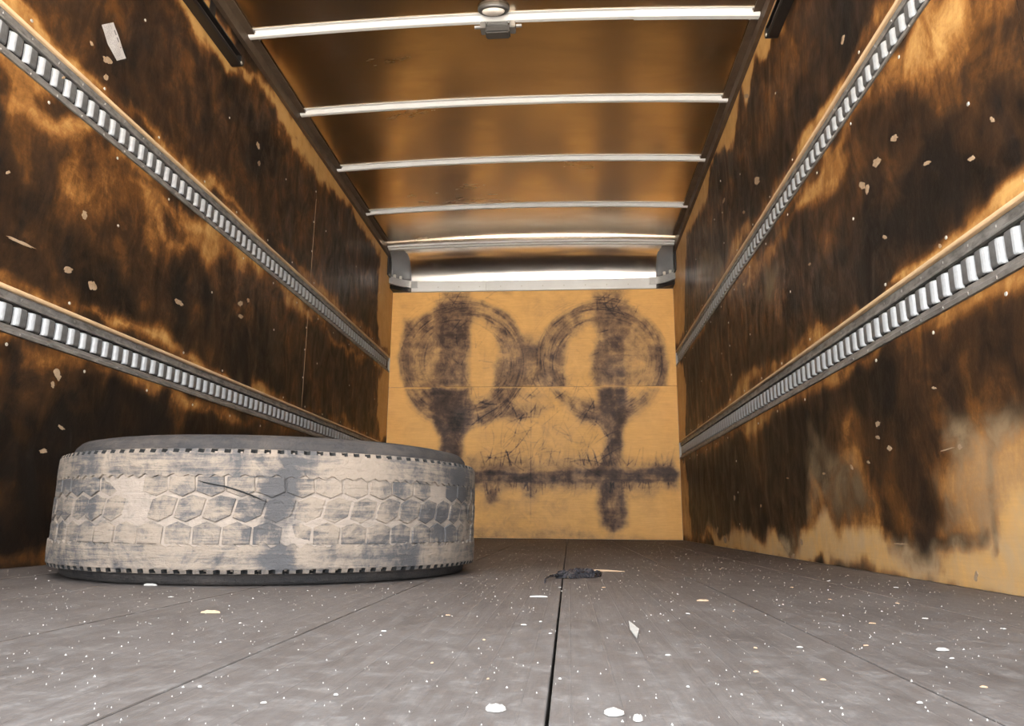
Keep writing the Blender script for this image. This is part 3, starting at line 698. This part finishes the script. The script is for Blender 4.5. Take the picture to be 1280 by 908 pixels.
for nm, xa, xb, sg, lab in (('L', XL+0.002, CX0, 1, 'grey curved corner cap at the top of the front wall beside the left rail wall'),
                            ('R', CX1, XR-0.002, -1, 'grey curved corner cap at the top of the front wall beside the right rail wall')):
    root = empty('corner_cap', ((xa+xb)/2, D, ZT), lab, 'corner cap', 'front corner caps')
    xw = xa if sg > 0 else xb; xi = xb if sg > 0 else xa
    # shell: cove-shaped plate bulging toward the wall side
    vs = []; fs = []; nu = 9; nv = 14
    for i in range(nu):
        u = i/(nu-1); x = xi + (xw - xi)*u
        for j in range(nv):
            k_ = j/(nv-1)*NC; i_ = min(int(k_), NC-1); fr_ = k_-i_; y_ = prof[i_][0]*(1-fr_)+prof[i_+1][0]*fr_; z_ = prof[i_][1]*(1-fr_)+prof[i_+1][1]*fr_
            y = y_ - 0.008 - 0.10*u**1.7*(1-j/(nv-1)); z = z_ + 0.008 - 0.008*u
            vs.append((x, y, z))
    n0 = len(vs); vs += [(x, y+0.006, z+0.005) for x, y, z in vs]
    for i in range(nu-1):
        for j in range(nv-1):
            a = i*nv+j; fs.append((a, a+1, a+nv+1, a+nv)); fs.append((n0+a, n0+a+nv, n0+a+nv+1, n0+a+1))
    per = [i*nv for i in range(nu)] + [(nu-1)*nv+j for j in range(1, nv)] + [i*nv+nv-1 for i in range(nu-2, -1, -1)] + [j for j in range(nv-2, 0, -1)]
    for i in range(len(per)): a, b = per[i], per[(i+1) % len(per)]; fs.append((a, b, n0+b, n0+a))
    MB().add(vs, fs).build('shell', CASTG, root, True)
    # bottom ledge: curved shelf, dark underside
    def ledge(z0, z1, grow, mat, name):
        n = 12; top = []
        for i in range(n):
            u = i/(n-1); x = xi + (xw-xi)*u; top.append((x, D - 0.022 - (0.118+grow)*u**1.6 - grow))
        pts = top + [(xw, D-0.001), (xi, D-0.001)]; k = len(pts)
        v = [(x, y, z0) for x, y in pts] + [(x, y, z1) for x, y in pts]
        f = [tuple(range(k)), tuple(range(k, 2*k))[::-1]] + [(i, (i+1) % k, k+(i+1) % k, k+i) for i in range(k)]
        MB().add(v, f).build(name, mat, root)
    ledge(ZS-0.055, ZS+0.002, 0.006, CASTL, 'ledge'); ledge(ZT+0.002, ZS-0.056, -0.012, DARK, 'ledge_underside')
    MB().box(xi-0.004 if sg > 0 else xi-0.05, xi+0.05 if sg > 0 else xi+0.004, D-0.028, D-0.0195, ZT+0.03, ZS-0.004).build('joint_plate', CASTL, root, bevel=0.001)
    for dx in (0.03, 0.07):
        x = xw + sg*dx; MB().box(x-0.010, x+0.010, D-0.13+dx*0.9, D-0.115+dx*0.9, ZS+0.003, ZS+0.030).build('clip', SCREW, root, bevel=0.002)
    MB().box(min(xw, xw+sg*0.012), max(xw, xw+sg*0.012), D-0.22, D-0.13, ZS-0.01, ZB-0.004).build('side_gap_filler', DARK, root)

# ------------------------------------------------------------------ slotted cargo rails
PITCHY = 0.0515
def rail(side, z0, z1, label):
    X = XL if side == 'L' else XR; sg = 1 if side == 'L' else -1
    H = z1 - z0; ya, yb = YR + 0.01, D - 0.02
    root = empty('cargo_rail', (X, ya, z0), label, 'cargo rail', 'slotted cargo rails')
    f = lambda t: X + sg*t
    def bx_(t0, t1, za, zb, name, mat, y0=ya, y1=yb):
        return MB().box(min(f(t0), f(t1)), max(f(t0), f(t1)), y0, y1, za, zb).build(name, mat, root)
    bx_(-0.0150, -0.0138, z0+0.001, z1-0.001, 'back_plate', CAVITY)
    zb0, zb1 = z0 + H*0.26, z0 + H*0.70
    # upper and lower flanges as formed sections
    def form(pts, name, mat):
        MB().sweep([(f(a), b) for a, b in pts], [(lambda a, b, y=y: (a, y, b)) for y in np.linspace(ya, yb, 12)]).build(name, mat, root)
    form([(-0.0135, z1-0.0015), (-0.0075, z1-0.0015), (-0.0068, z1-H*0.17), (-0.0035, z1-H*0.20), (-0.0035, z1-H*0.235), (-0.0135, z1-H*0.235)], 'upper_flange', RAILM)
    form([(-0.0135, zb0-0.004), (-0.006, zb0-0.004), (-0.0055, z0+H*0.15), (0.001, z0+H*0.11), (0.0045, z0+H*0.09), (0.0035, z0+0.0015), (-0.0135, z0+0.0015)], 'lower_flange', LIPM)
    # one formed bar between each pair of slots: near edge rolled back into the wall
    gap = 0.0128; wd = PITCHY - gap
    prof = [(0.0, -0.0125), (0.0015, -0.009), (0.0045, -0.005), (0.0085, -0.0022), (0.013, -0.0008), (wd-0.006, -0.0006), (wd-0.001, -0.003), (wd, -0.0115), (wd-0.003, -0.0115), (wd-0.005, -0.005), (0.012, -0.004), (0.003, -0.0125)]
    mb = MB(); hb = (zb1-zb0)
    lay = [(0.0, 0.0, 0.0035), (0.0022, 0.0012, 0.0009), (0.006, 0.0, 0.0), (hb-0.006, 0.0, 0.0), (hb-0.0022, 0.0012, 0.0009), (hb, 0.0, 0.0035)]
    path = [(lambda a, b, z=z, c=c: (sg*(b-c), a, z)) for z, _, c in lay]
    mb.sweep(prof, path)
    me = mesh('bar', mb.v, mb.f); bm = bmesh.new(); bm.from_mesh(me); bmesh.ops.recalc_face_normals(bm, faces=bm.faces[:]); bm.to_mesh(me); bm.free(); me.materials.append(ZINC); me.materials.append(FACEM)
    for p_ in me.polygons:
        if 0.0125 < p_.center.y < wd + 0.01: p_.material_index = 1  # flat face darker than the rolled lip: shade put into the colour, plus grime
    off = 0.012 if side == 'L' else 0.020
    n = int((yb-ya-0.05)/PITCHY)
    for k in range(n):
        y = ya + off + k*PITCHY
        if y < 0.30: continue                     # beside and behind the camera: see the plain stretch below
        o = bpy.data.objects.new('bar', me); COL.objects.link(o); o.parent = root
        o.location = (0, y - ya, zb0 - z0)
    mb2 = MB()
    for k in range(n):
        y = ya + off + k*PITCHY
        if y < 0.30:
            mb2.sweep(prof, [(lambda a, b, z=z, c=c, y=y: (X+sg*(b-c), y+a, zb0+z)) for z, _, c in lay])
    tag(mb2.build('bars_beside_camera', ZINC, root), kind='stuff')
    rv = MB()
    for k in range(int((yb-ya)/0.1)):
        y = ya + 0.05 + k*0.1016
        for zz, t in ((z1-H*0.10, -0.0072), (z0+H*0.055, 0.0040)):
            v = []; nn = 6
            for r, h in ((0.0042, 0.0), (0.003, 0.0018)): v += [(f(t+h), y+r*math.cos(2*math.pi*i/nn), zz+r*math.sin(2*math.pi*i/nn)) for i in range(nn)]
            rv.add(v, [(i, (i+1)%nn, nn+(i+1)%nn, nn+i) for i in range(nn)] + [tuple(nn+i for i in range(nn))])
    tag(rv.build('rivet_heads', LIPM, root), kind='stuff')
    return root
rail('L', *RAIL['L'][0], 'lower slotted steel cargo rail on the left wall, running behind the tyre')
rail('L', *RAIL['L'][1], 'upper slotted steel cargo rail on the left wall, below the white sticker')
rail('R', *RAIL['R'][0], 'lower slotted steel cargo rail on the right wall')
rail('R', *RAIL['R'][1], 'upper slotted steel cargo rail on the right wall')

# ------------------------------------------------------------------ overhead door tracks
for side, X, yE, zE, lab in (('L', XL, 2.585, 1.985, 'black overhead door track ending high on the left wall'), ('R', XR, 2.53, 1.975, 'black overhead door track ending high on the right wall')):
    sg = 1 if side == 'L' else -1
    root = empty('door_track', (X, yE, zE), lab, 'door track', 'overhead door tracks')
    prof = [(0.002, -0.026), (0.040, -0.026), (0.046, -0.020), (0.046, -0.014), (0.042, -0.014), (0.040, -0.021), (0.006, -0.021), (0.006, 0.021), (0.040, 0.021), (0.042, 0.014), (0.046, 0.014), (0.046, 0.020), (0.040, 0.026), (0.002, 0.026)]
    path = [(lambda a, b, y=y: (X+sg*a, y, zE+b+(yE-y)*0.004)) for y in np.linspace(YR+0.02, yE, 14)]
    MB().sweep(prof, path).build('channel', DARK, root)
    v = []; n = 10
    for t in (0.002, 0.046):
        v += [(X+sg*t, yE + 0.026*math.sin(math.pi*i/(n-1)), zE + 0.026*math.cos(math.pi*i/(n-1))) for i in range(n)]
    MB().add(v, [tuple(range(n)), tuple(range(n, 2*n))[::-1]] + [(i, (i+1)%n, n+(i+1)%n, n+i) for i in range(n)]).build('rounded_end', DARK, root)
    for y in (0.3, 1.4, 2.4):
        MB().box(min(X+sg*0.001, X+sg*0.006), max(X+sg*0.001, X+sg*0.006), y-0.02, y+0.02, zE+0.02, ZP-0.01).build('hanger', DARK, root)
    o = MB().tube([(X+sg*0.0465, yE-0.004, zE-0.018), (X+sg*0.0505, yE-0.004, zE-0.018)], 0.006, 10).build('bolt', SCREW, root)

# ------------------------------------------------------------------ dome lamp on the first bow
lx = XM; ly = BOWS[0]; lz = ZB + 0.005 + crown(XM)
root = empty('dome_lamp', (lx, ly, lz), 'small dome lamp with silver clips fixed at the middle of the nearest roof bow', 'lamp')
def dish(cx, cy, cz, rx, ry, prof, n=28):
    v = []; f = []
    for r, h in prof: v += [(cx+rx*r*math.cos(2*math.pi*i/n), cy+ry*r*math.sin(2*math.pi*i/n), cz+h) for i in range(n)]
    for k in range(len(prof)-1):
        for i in range(n): f.append((k*n+i, k*n+(i+1)%n, (k+1)*n+(i+1)%n, (k+1)*n+i))
    f.append(tuple(range(n))[::-1]); f.append(tuple((len(prof)-1)*n+i for i in range(n)))
    return MB().add(v, f)
dish(lx-0.012, ly-0.062, lz-0.003, 0.066, 0.036, [(1, 0.024), (1, 0.013), (0.94, 0.007), (0.8, 0.004)]).build('base', LAMPG, root)
dish(lx-0.012, ly-0.066, lz-0.006, 0.048, 0.022, [(1, 0.010), (0.96, 0.002), (0.8, -0.004), (0.5, -0.007)]).build('lens', LENS, root, True)
MB().box(lx-0.054, lx+0.05, ly+0.004, ly+0.056, lz-0.044, lz-0.001).build('housing', LAMPG, root, bevel=0.006)
MB().box(lx-0.046, lx+0.042, ly-0.006, ly+0.008, lz-0.016, lz-0.001).build('front_plate', LAMPL, root, bevel=0.002)
for s in (-1, 1):
    MB().box(lx+s*0.062-0.012, lx+s*0.062+0.012, ly-0.010, ly+0.040, lz-0.032, lz-0.001).build('clip', LAMPL, root, bevel=0.003)
    MB().tube([(lx+s*0.076, ly+0.016, lz-0.010), (lx+s*0.100, ly+0.016, lz-0.010)], 0.008, 10).build('wing_screw', LAMPL, root)

# ------------------------------------------------------------------ paper sticker on the left wall
cs = [on_x(q, XL) for q in ((127,31), (141.5,28), (157,73), (146,76), (134.5,55))]
def mat_sticker():
    m, nt, b = mat_new('printed_paper'); t = NT(nt)
    at = t.n('ShaderNodeAttribute', attribute_name='uvw'); sep = t.n('ShaderNodeSeparateXYZ'); t.l(at.outputs['Vector'], sep.inputs[0])
    u, v = sep.outputs[0], sep.outputs[1]
    def rows(vv, n, wid, uu, blocks, thr, lo, hi):
        fr = t.math('FRACT', t.math('MULTIPLY', vv, n)); line = t.math('LESS_THAN', fr, wid)
        x = t.n('ShaderNodeCombineXYZ'); t.l(t.math('FLOOR', t.math('MULTIPLY', uu, blocks)), x.inputs[0]); t.l(t.math('FLOOR', t.math('MULTIPLY', vv, n)), x.inputs[1])
        wn = t.n('ShaderNodeTexWhiteNoise'); t.l(x.outputs[0], wn.inputs['Vector'])
        k = t.math('MULTIPLY', line, t.math('GREATER_THAN', wn.outputs['Value'], thr))
        return t.math('MULTIPLY', k, t.math('MULTIPLY', t.math('GREATER_THAN', vv, lo), t.math('LESS_THAN', vv, hi)))
    big = rows(v, 5.0, 0.55, u, 15, 0.45, 0.8, 0.98)
    big = t.math('MULTIPLY', big, t.math('MULTIPLY', t.math('GREATER_THAN', u, 0.2), t.math('LESS_THAN', u, 0.7)))
    small = t.math('MULTIPLY', rows(v, 9, 0.4, u, 40, 0.4, 0.08, 0.78), 0.5)
    ink = t.math('MAXIMUM', big, small)
    n = t.noise(t.coord(), 60, 4)
    c = t.mix(t.math('MULTIPLY', ink, 0.75), t.mix(t.math('MULTIPLY', n, 0.5), (0.42, 0.40, 0.395), (0.28, 0.25, 0.24)), (0.06, 0.06, 0.07))
    t.l(c, b.inputs['Base Color']); b.inputs['Roughness'].default_value = 0.6
    return m
A, B, C_, D_, E_ = [Vector(c) for c in cs]
vs = []; uv = []; nu, nv = 13, 5
for i in range(nu):
    u = i/(nu-1); top = B.lerp(C_, u); bot = (A.lerp(E_, u/0.5) if u < 0.5 else E_.lerp(D_, (u-0.5)/0.5))
    for j in range(nv):
        p = bot.lerp(top, j/(nv-1)); vs.append((XL+0.0014+0.0006*math.sin(u*9+j), p.x, p.y)); uv.append((u, j/(nv-1), 0))
fs = [(i*nv+j, (i+1)*nv+j, (i+1)*nv+j+1, i*nv+j+1) for i in range(nu-1) for j in range(nv-1)]
n0 = len(vs); vs += [(XL+0.0002, y, z) for _, y, z in vs]; uv += uv
fs += [(n0+i*nv+j+1, n0+(i+1)*nv+j+1, n0+(i+1)*nv+j, n0+i*nv+j) for i in range(nu-1) for j in range(nv-1)]
me = mesh('sticker', vs, fs); a = me.attributes.new('uvw', 'FLOAT_VECTOR', 'POINT'); a.data.foreach_set('vector', np.array(uv, np.float32).ravel())
tag(link('sticker', me, mat_sticker()), 'white printed paper sticker stuck high on the stained left wall', 'sticker')

# ------------------------------------------------------------------ the tyre
tyre = empty('truck_tyre', (TCX, TCY, 0), 'worn muddy truck tyre lying flat on the floor by the left wall', 'tyre')
def lathe(name, prof, mat, n=160, closed=False, mod=None, smooth_=True):
    vs = []; fs = []; m = len(prof)
    for i in range(n):
        a = 2*math.pi*i/n
        for j, (r, z) in enumerate(prof):
            if mod: r, z = mod(i, j, a, r, z)
            vs.append((TCX + r*math.cos(a), TCY + r*math.sin(a), z))
    for i in range(n):
        i2 = (i+1) % n
        for j in range(m if closed else m-1):
            j2 = (j+1) % m; fs.append((i*m+j, i2*m+j, i2*m+j2, i*m+j2))
    o = MB().add(vs, fs).build(name, mat, tyre, smooth_)
    return o
Z0T, Z1T = 0.024, 0.257       # shoulder edges of the tread
def wob(a, z): return 0.0018*math.sin(5*a+z*20) + 0.0014*math.sin(13*a+1+z*33) + 0.0008*math.sin(29*a+z*61)
# carcass: groove floor, sidewalls, bead and inner wall
side_up = [(TR-0.024, Z1T-0.006), (TR-0.026, Z1T+0.006), (TR-0.030, Z1T+0.018), (TR-0.040, Z1T+0.029), (TR-0.066, Z1T+0.0345), (TR-0.100, Z1T+0.036), (TR-0.135, Z1T+0.031), (TR-0.17, Z1T+0.018), (TR-0.195, Z1T-0.004), (TR-0.208, Z1T-0.022), (TR-0.213, Z1T-0.036)]
mid = (Z0T+Z1T)/2
side_dn = [(r, 2*mid - z) for r, z in side_up]
side_dn = [(r, max(z, 0.0005 if z < 0.0 else z)) for r, z in side_dn]
zmin = min(z for _, z in side_dn)
grv = [(TR-0.0045, Z1T-0.02), (TR-0.0042, Z1T-0.06), (TR-0.004, mid), (TR-0.0042, Z0T+0.06), (TR-0.0045, Z0T+0.02)]
lathe('sidewall', side_up, TYRE_SIDE, 192, mod=lambda i, j, a, r, z: (r + 0.4*wob(a, z), z))
lathe('sidewall', [(r, z) for r, z in side_dn[::-1]], TYRE_SIDE, 192, mod=lambda i, j, a, r, z: (r + 0.4*wob(a, z), z))
lathe('groove_base', [(TR-0.013, Z1T-0.004)] + grv + [(TR-0.013, Z0T+0.004)], TYRE_MUD, 192, mod=lambda i, j, a, r, z: (r+wob(a, z)*0.5, z))
inn = [(TR-0.213, Z1T-0.036), (TR-0.200, Z1T-0.042), (TR-0.17, Z1T-0.012), (TR-0.12, Z1T+0.014), (TR-0.07, Z1T+0.010), (TR-0.035, Z1T-0.02), (TR-0.025, mid)]
lathe('inner_liner', inn + [(r, 2*mid-z) for r, z in inn[::-1][1:]], TYRE_IN, 128)
# shoulder ribs: serrated outer edge with small sipes, wavy inner edge
NS = 500
def rib_mod(up):
    def f(i, j, a, r, z):
        ph = i % 4; big = (i // 4) % 2 == 0
        notch = ph == 0
        r += wob(a, z)*0.6
        if j in (1, 2) and notch:
            r -= 0.017 if big else 0.009
        if j in (5, 6):
            z += (1 if up else -1)*(0.0035*math.sin(a*112+0.6*math.sin(a*17)) + 0.0015*math.sin(a*61))
        return r, z
    return f
ur = [(TR-0.020, Z1T+0.002), (TR-0.0045, Z1T), (TR-0.0015, Z1T-0.0068), (TR-0.0008, Z1T-0.0085), (TR, Z1T-0.030), (TR-0.0004, Z1T-0.052), (TR-0.008, Z1T-0.0535)]
lathe('shoulder_rib', ur, TYRE_RIB, NS, mod=rib_mod(True), smooth_=False)
lathe('shoulder_rib', [(r, 2*mid-z) for r, z in ur][::1], TYRE_RIB, NS, mod=rib_mod(False), smooth_=False)
# notch faces get the dark liner rubber: their shade put into the colour
for rib_o in [c_ for c_ in tyre.children if c_.name.startswith('shoulder_rib')]:
    me_ = rib_o.data; me_.materials.append(TYRE_IN); co = np.zeros(len(me_.vertices)*3); me_.vertices.foreach_get('co', co); co = co.reshape(-1, 3)
    rad = np.hypot(co[:,0]-TCX, co[:,1]-TCY)
    for p_ in me_.polygons:
        zc_ = abs(p_.center.z-mid)
        if zc_ > (Z1T-Z0T)/2-0.0075 and min(rad[v_] for v_ in p_.vertices) < TR-0.0085 and max(rad[v_] for v_ in p_.vertices) > TR-0.0185 and zc_ < (Z1T-Z0T)/2+0.0005: p_.material_index = 1
# tread blocks: three interlocking rows
NB = 56; dA = 2*math.pi/NB; zz = 0.010
rowsB = [  # polygons in (fraction of pitch, height)
  [(0.04, 0.204), (0.94, 0.204), (1.0, 0.1768), (0.58, 0.1655), (0.03, 0.1762)],
  [(0.46, 0.1600), (0.88, 0.1698), (1.40, 0.1625), (1.26, 0.1312), (0.76, 0.1178), (0.32, 0.1265)],
  [(0.03, 0.1100), (0.48, 0.1205), (0.99, 0.1098), (0.95, 0.0775), (0.04, 0.0775)]]
rb = random.Random(3)
tops = {}
for ri, poly in enumerate(rowsB):
    # refine polygon edges so that the block follows the curve
    pts = []
    for i in range(len(poly)):
        p, q = poly[i], poly[(i+1) % len(poly)]
        for k in range(3): pts.append((p[0]+(q[0]-p[0])*k/3, p[1]+(q[1]-p[1])*k/3))
    cu = sum(p[0] for p in pts)/len(pts); cz = sum(p[1] for p in pts)/len(pts)
    n = len(pts); v = []; f = []
    for shrink, r in ((1.0, TR-0.0075), (0.985, TR-0.0012), (0.93, TR-0.0001)):
        for u, z in pts:
            uu = cu+(u-cu)*shrink; zz_ = cz+(z-cz)*shrink; a = (uu-0.5)*dA
            v.append((r*math.cos(a), r*math.sin(a), zz_))
    v.append(((TR+0.0003)*math.cos((cu-0.5)*dA), (TR+0.0003)*math.sin((cu-0.5)*dA), cz))
    for k in range(2):
        for i in range(n): f.append((k*n+i, k*n+(i+1)%n, (k+1)*n+(i+1)%n, (k+1)*n+i))
    for i in range(n): f.append((2*n+i, 2*n+(i+1)%n, 3*n))
    me = mesh('tread_block', v, f); bm = bmesh.new(); bm.from_mesh(me); bmesh.ops.recalc_face_normals(bm, faces=bm.faces[:]); bm.to_mesh(me); bm.free()
    me.materials.append(TYRE_BLOCK)
    for k in range(NB):
        o = bpy.data.objects.new('tread_block', me); COL.objects.link(o); o.parent = tyre
        s_ = 1 - (rb.uniform(0.0, 0.004) if rb.random() < 0.7 else rb.uniform(0.005, 0.0085)); o.scale = (s_, s_, 1); o.rotation_euler = (0, 0, k*dA)
# long curved gouge across the tread
mb = MB(); mb.tube([tread_pt(q, 0.0) for q in ((247,601),(262,605),(280,608),(300,614),(318,621),(334,628))], [0.0005, 0.0018, 0.0016, 0.0018, 0.0016, 0.0005], 6)
tag(mb.build('gouge', TYRE_IN, tyre), 'dark curved gouge across the tread')
tyre.location.z = -min(0.0, zmin)

# ------------------------------------------------------------------ rubbish on the floor
rx, ry = on_floor((722, 723))
root = empty('crumpled_rag', (rx, ry, 0), 'crumpled dark strip of plastic lying over the middle floor joint', 'rag')
def fpt(px, py, z=0.0): x, y = on_floor((px, py)); return Vector((x, y, z))
mb = MB()
vs = []; fs = []; n = 26; m_ = 9
a0 = fpt(694, 723); a1 = fpt(752, 721); dv = a1-a0
for i in range(n):
    u = i/(n-1); w_ = 0.026*(0.35+math.sin(math.pi*min(1, u*1.02))**0.6)
    for j in range(m_):
        v = j/(m_-1)*2-1
        z = 0.002 + (0.012*(1-v*v))*(0.4+0.6*abs(math.sin(u*11+v*2)))*(math.sin(math.pi*u)**0.5+0.1) + random.uniform(0, 0.003)*(1-v*v)
        p = a0 + dv*u; vs.append((p.x + random.uniform(-.002, .002), p.y + v*w_ + 0.006*math.sin(u*14), z*1.25 if abs(v) < 1 else 0.0006))
for i in range(n-1):
    for j in range(m_-1): fs.append((i*m_+j, (i+1)*m_+j, (i+1)*m_+j+1, i*m_+j+1))
mb.add(vs, fs); o = mb.build('crumpled_body', RAGM, root)
sol = o.modifiers.new('thick', 'SOLIDIFY'); sol.thickness = 0.0012; sol.offset = 1
pts = [fpt(681, 730, 0.002), fpt(682, 726.5, 0.006), fpt(687, 725, 0.008), fpt(696, 723.5, 0.008), fpt(708, 723, 0.006)]
MB().tube(pts, [0.0015, 0.0025, 0.003, 0.004, 0.005], 7).build('curled_end', RAGM, root, True)
pts = [fpt(688, 722.5, 0.003), fpt(695, 721.5, 0.005), fpt(703, 722, 0.006)]
MB().tube(pts, [0.0015, 0.0028, 0.004], 7).build('curled_end', RAGM, root, True)
sp = MB().tube([fpt(731, 715.2, 0.003), fpt(745, 715.6, 0.004), fpt(762, 715.8, 0.0035), fpt(781, 716.2, 0.003)], [0.0012, 0.003, 0.0028, 0.001], 6).build('wood_splinter', TANCHIP, None)
tag(sp, 'thin pale wood splinter lying just behind the crumpled plastic strip', 'splinter')

def chunk(name, px, py, wpx, hgt, mat, label, group, cat, asp=0.5, rot=None):
    x, y = on_floor((px, py)); sx = wpx*y/FPX/2; rr = random.Random(int(px*7+py))
    n = 9; v = []; f = []
    an = rr.uniform(0, 3.1) if rot is None else rot
    for lv, (k, h) in enumerate(((1.0, 0.0003), (0.95, hgt*0.6), (0.6, hgt))):
        for i in range(n):
            a = 2*math.pi*i/n; q = (0.75+0.35*((i*37+int(px)) % 10)/10)*k
            ux = sx*math.cos(a)*q; uy = sx*asp*math.sin(a)*q
            v.append((x+ux*math.cos(an)-uy*math.sin(an), y+ux*math.sin(an)+uy*math.cos(an), h*rr.uniform(0.85, 1.1)))
    for lv in range(2):
        for i in range(n): f.append((lv*n+i, lv*n+(i+1)%n, (lv+1)*n+(i+1)%n, (lv+1)*n+i))
    f.append(tuple(2*n+i for i in range(n))); f.append(tuple(range(n))[::-1])
    o = MB().add([(a-x, b-y, c) for a, b, c in v], f).build(name, mat); o.location = (x, y, 0)
    return tag(o, label, cat, group)
chunk('wood_chip', 674, 747, 23, 0.003, PALE, 'flat whitish wood chip left of the middle floor joint', None, 'wood chip', 0.28, 0.0)
chunk('pebble', 767, 894, 25, 0.004, PALE, 'largest white pebble, nearest the camera right of the middle joint', None, 'pebble', 0.8, 0.1)
chunk('pebble', 797, 902, 12, 0.004, PALE, 'small white pebble beside the largest white pebble', None, 'pebble', 0.8, 0.1)
chunk('pebble', 619, 889, 24, 0.004, PALE, 'white pebble left of the middle joint near the camera', None, 'pebble', 0.8, 0.2)
chunk('wood_chip', 878, 752, 15, 0.003, TANCHIP, 'tan wood chip on the floor right of the middle joint', None, 'wood chip', 0.35, 0.0)
chunk('wood_chip', 1178, 814, 15, 0.003, PALE, 'white wood chip on the boards toward the right wall', None, 'wood chip', 0.4, 0.0)
chunk('wood_chip', 264, 767, 26, 0.004, TANCHIP, 'long ragged pale chip on the boards in front of the tyre', None, 'wood chip', 0.35, 0.0)
chunk('wood_chip', 187, 732.5, 20, 0.004, PALE, 'white chip lying against the front of the tyre', None, 'wood chip', 0.25, 0.0)
# long pale scratch splinter right of the joint
p0, p1, p2 = fpt(786, 778), fpt(793, 789), fpt(796, 800)
v = [(p0.x, p0.y, 0.0006), (p1.x-0.005, p1.y, 0.0006), (p2.x, p2.y, 0.0006), (p1.x+0.006, p1.y+0.004, 0.0006)]
v += [(a, b, 0.002) for a, b, _ in v]
o = MB().add([(a-p1.x, b-p1.y, c) for a, b, c in v], [(0,1,2,3),(4,5,6,7),(0,1,5,4),(1,2,6,5),(2,3,7,6),(3,0,4,7)]).build('paint_flake', PALE)
o.location = (p1.x, p1.y, 0); tag(o, 'narrow white paint flake on the right of the middle floor joint', 'paint flake')
spots = [(605,801),(655,782),(676,778),(688,793),(860,768),(917,765),(1000,810),(1036,727),(1038,750),(1090,780),(944,811),(1082,808),(1122,755),(1190,824),(1029,851),(927,870),(945,841),
         (900,712),(1157,774),(1254,787),(214,747),(300,780),(560,770),(480,790),(540,830),(610,850),(700,850),(835,820),(860,860),(330,880),(420,870),(250,860),(1230,860),(1150,880),(990,735),(1120,735),(700,735),(755,735)]
for (px, py) in spots:
    chunk('debris_fleck', px, py, random.uniform(4, 9), 0.0015, random.choice([PALE, PALE, TANCHIP]), 'small pale fleck of debris scattered on the dirty floor boards', 'scattered debris flecks', 'debris', random.uniform(0.4, 0.9))
rs = random.Random(21); mb = MB()
for k in range(5200):
    y = 0.40 + 4.9*rs.random()**2.0; x = rs.uniform(XL+0.02, XR-0.02)
    if math.hypot(x-TCX, y-TCY) < TR: continue
    s_ = rs.choice([0.0006, 0.0008, 0.001, 0.0016])*rs.uniform(0.6, 1.3)*(0.7+0.3*y); a = rs.uniform(0, 6.28)
    pts = [(x+s_*q*math.cos(a+t), y+s_*q*math.sin(a+t)) for t, q in ((0, 1.3), (1.5, 0.7), (3.2, 1.1), (4.6, 0.8))]
    mb.add([(p, q, -0.0012) for p, q in pts] + [(x, y, 0.0006+s_*0.35)], [(0,1,4),(1,2,4),(2,3,4),(3,0,4)])
o = mb.build('floor_dust_specks', PALE); tag(o, 'fine pale grit strewn over the whole floor', 'grit', kind='stuff')
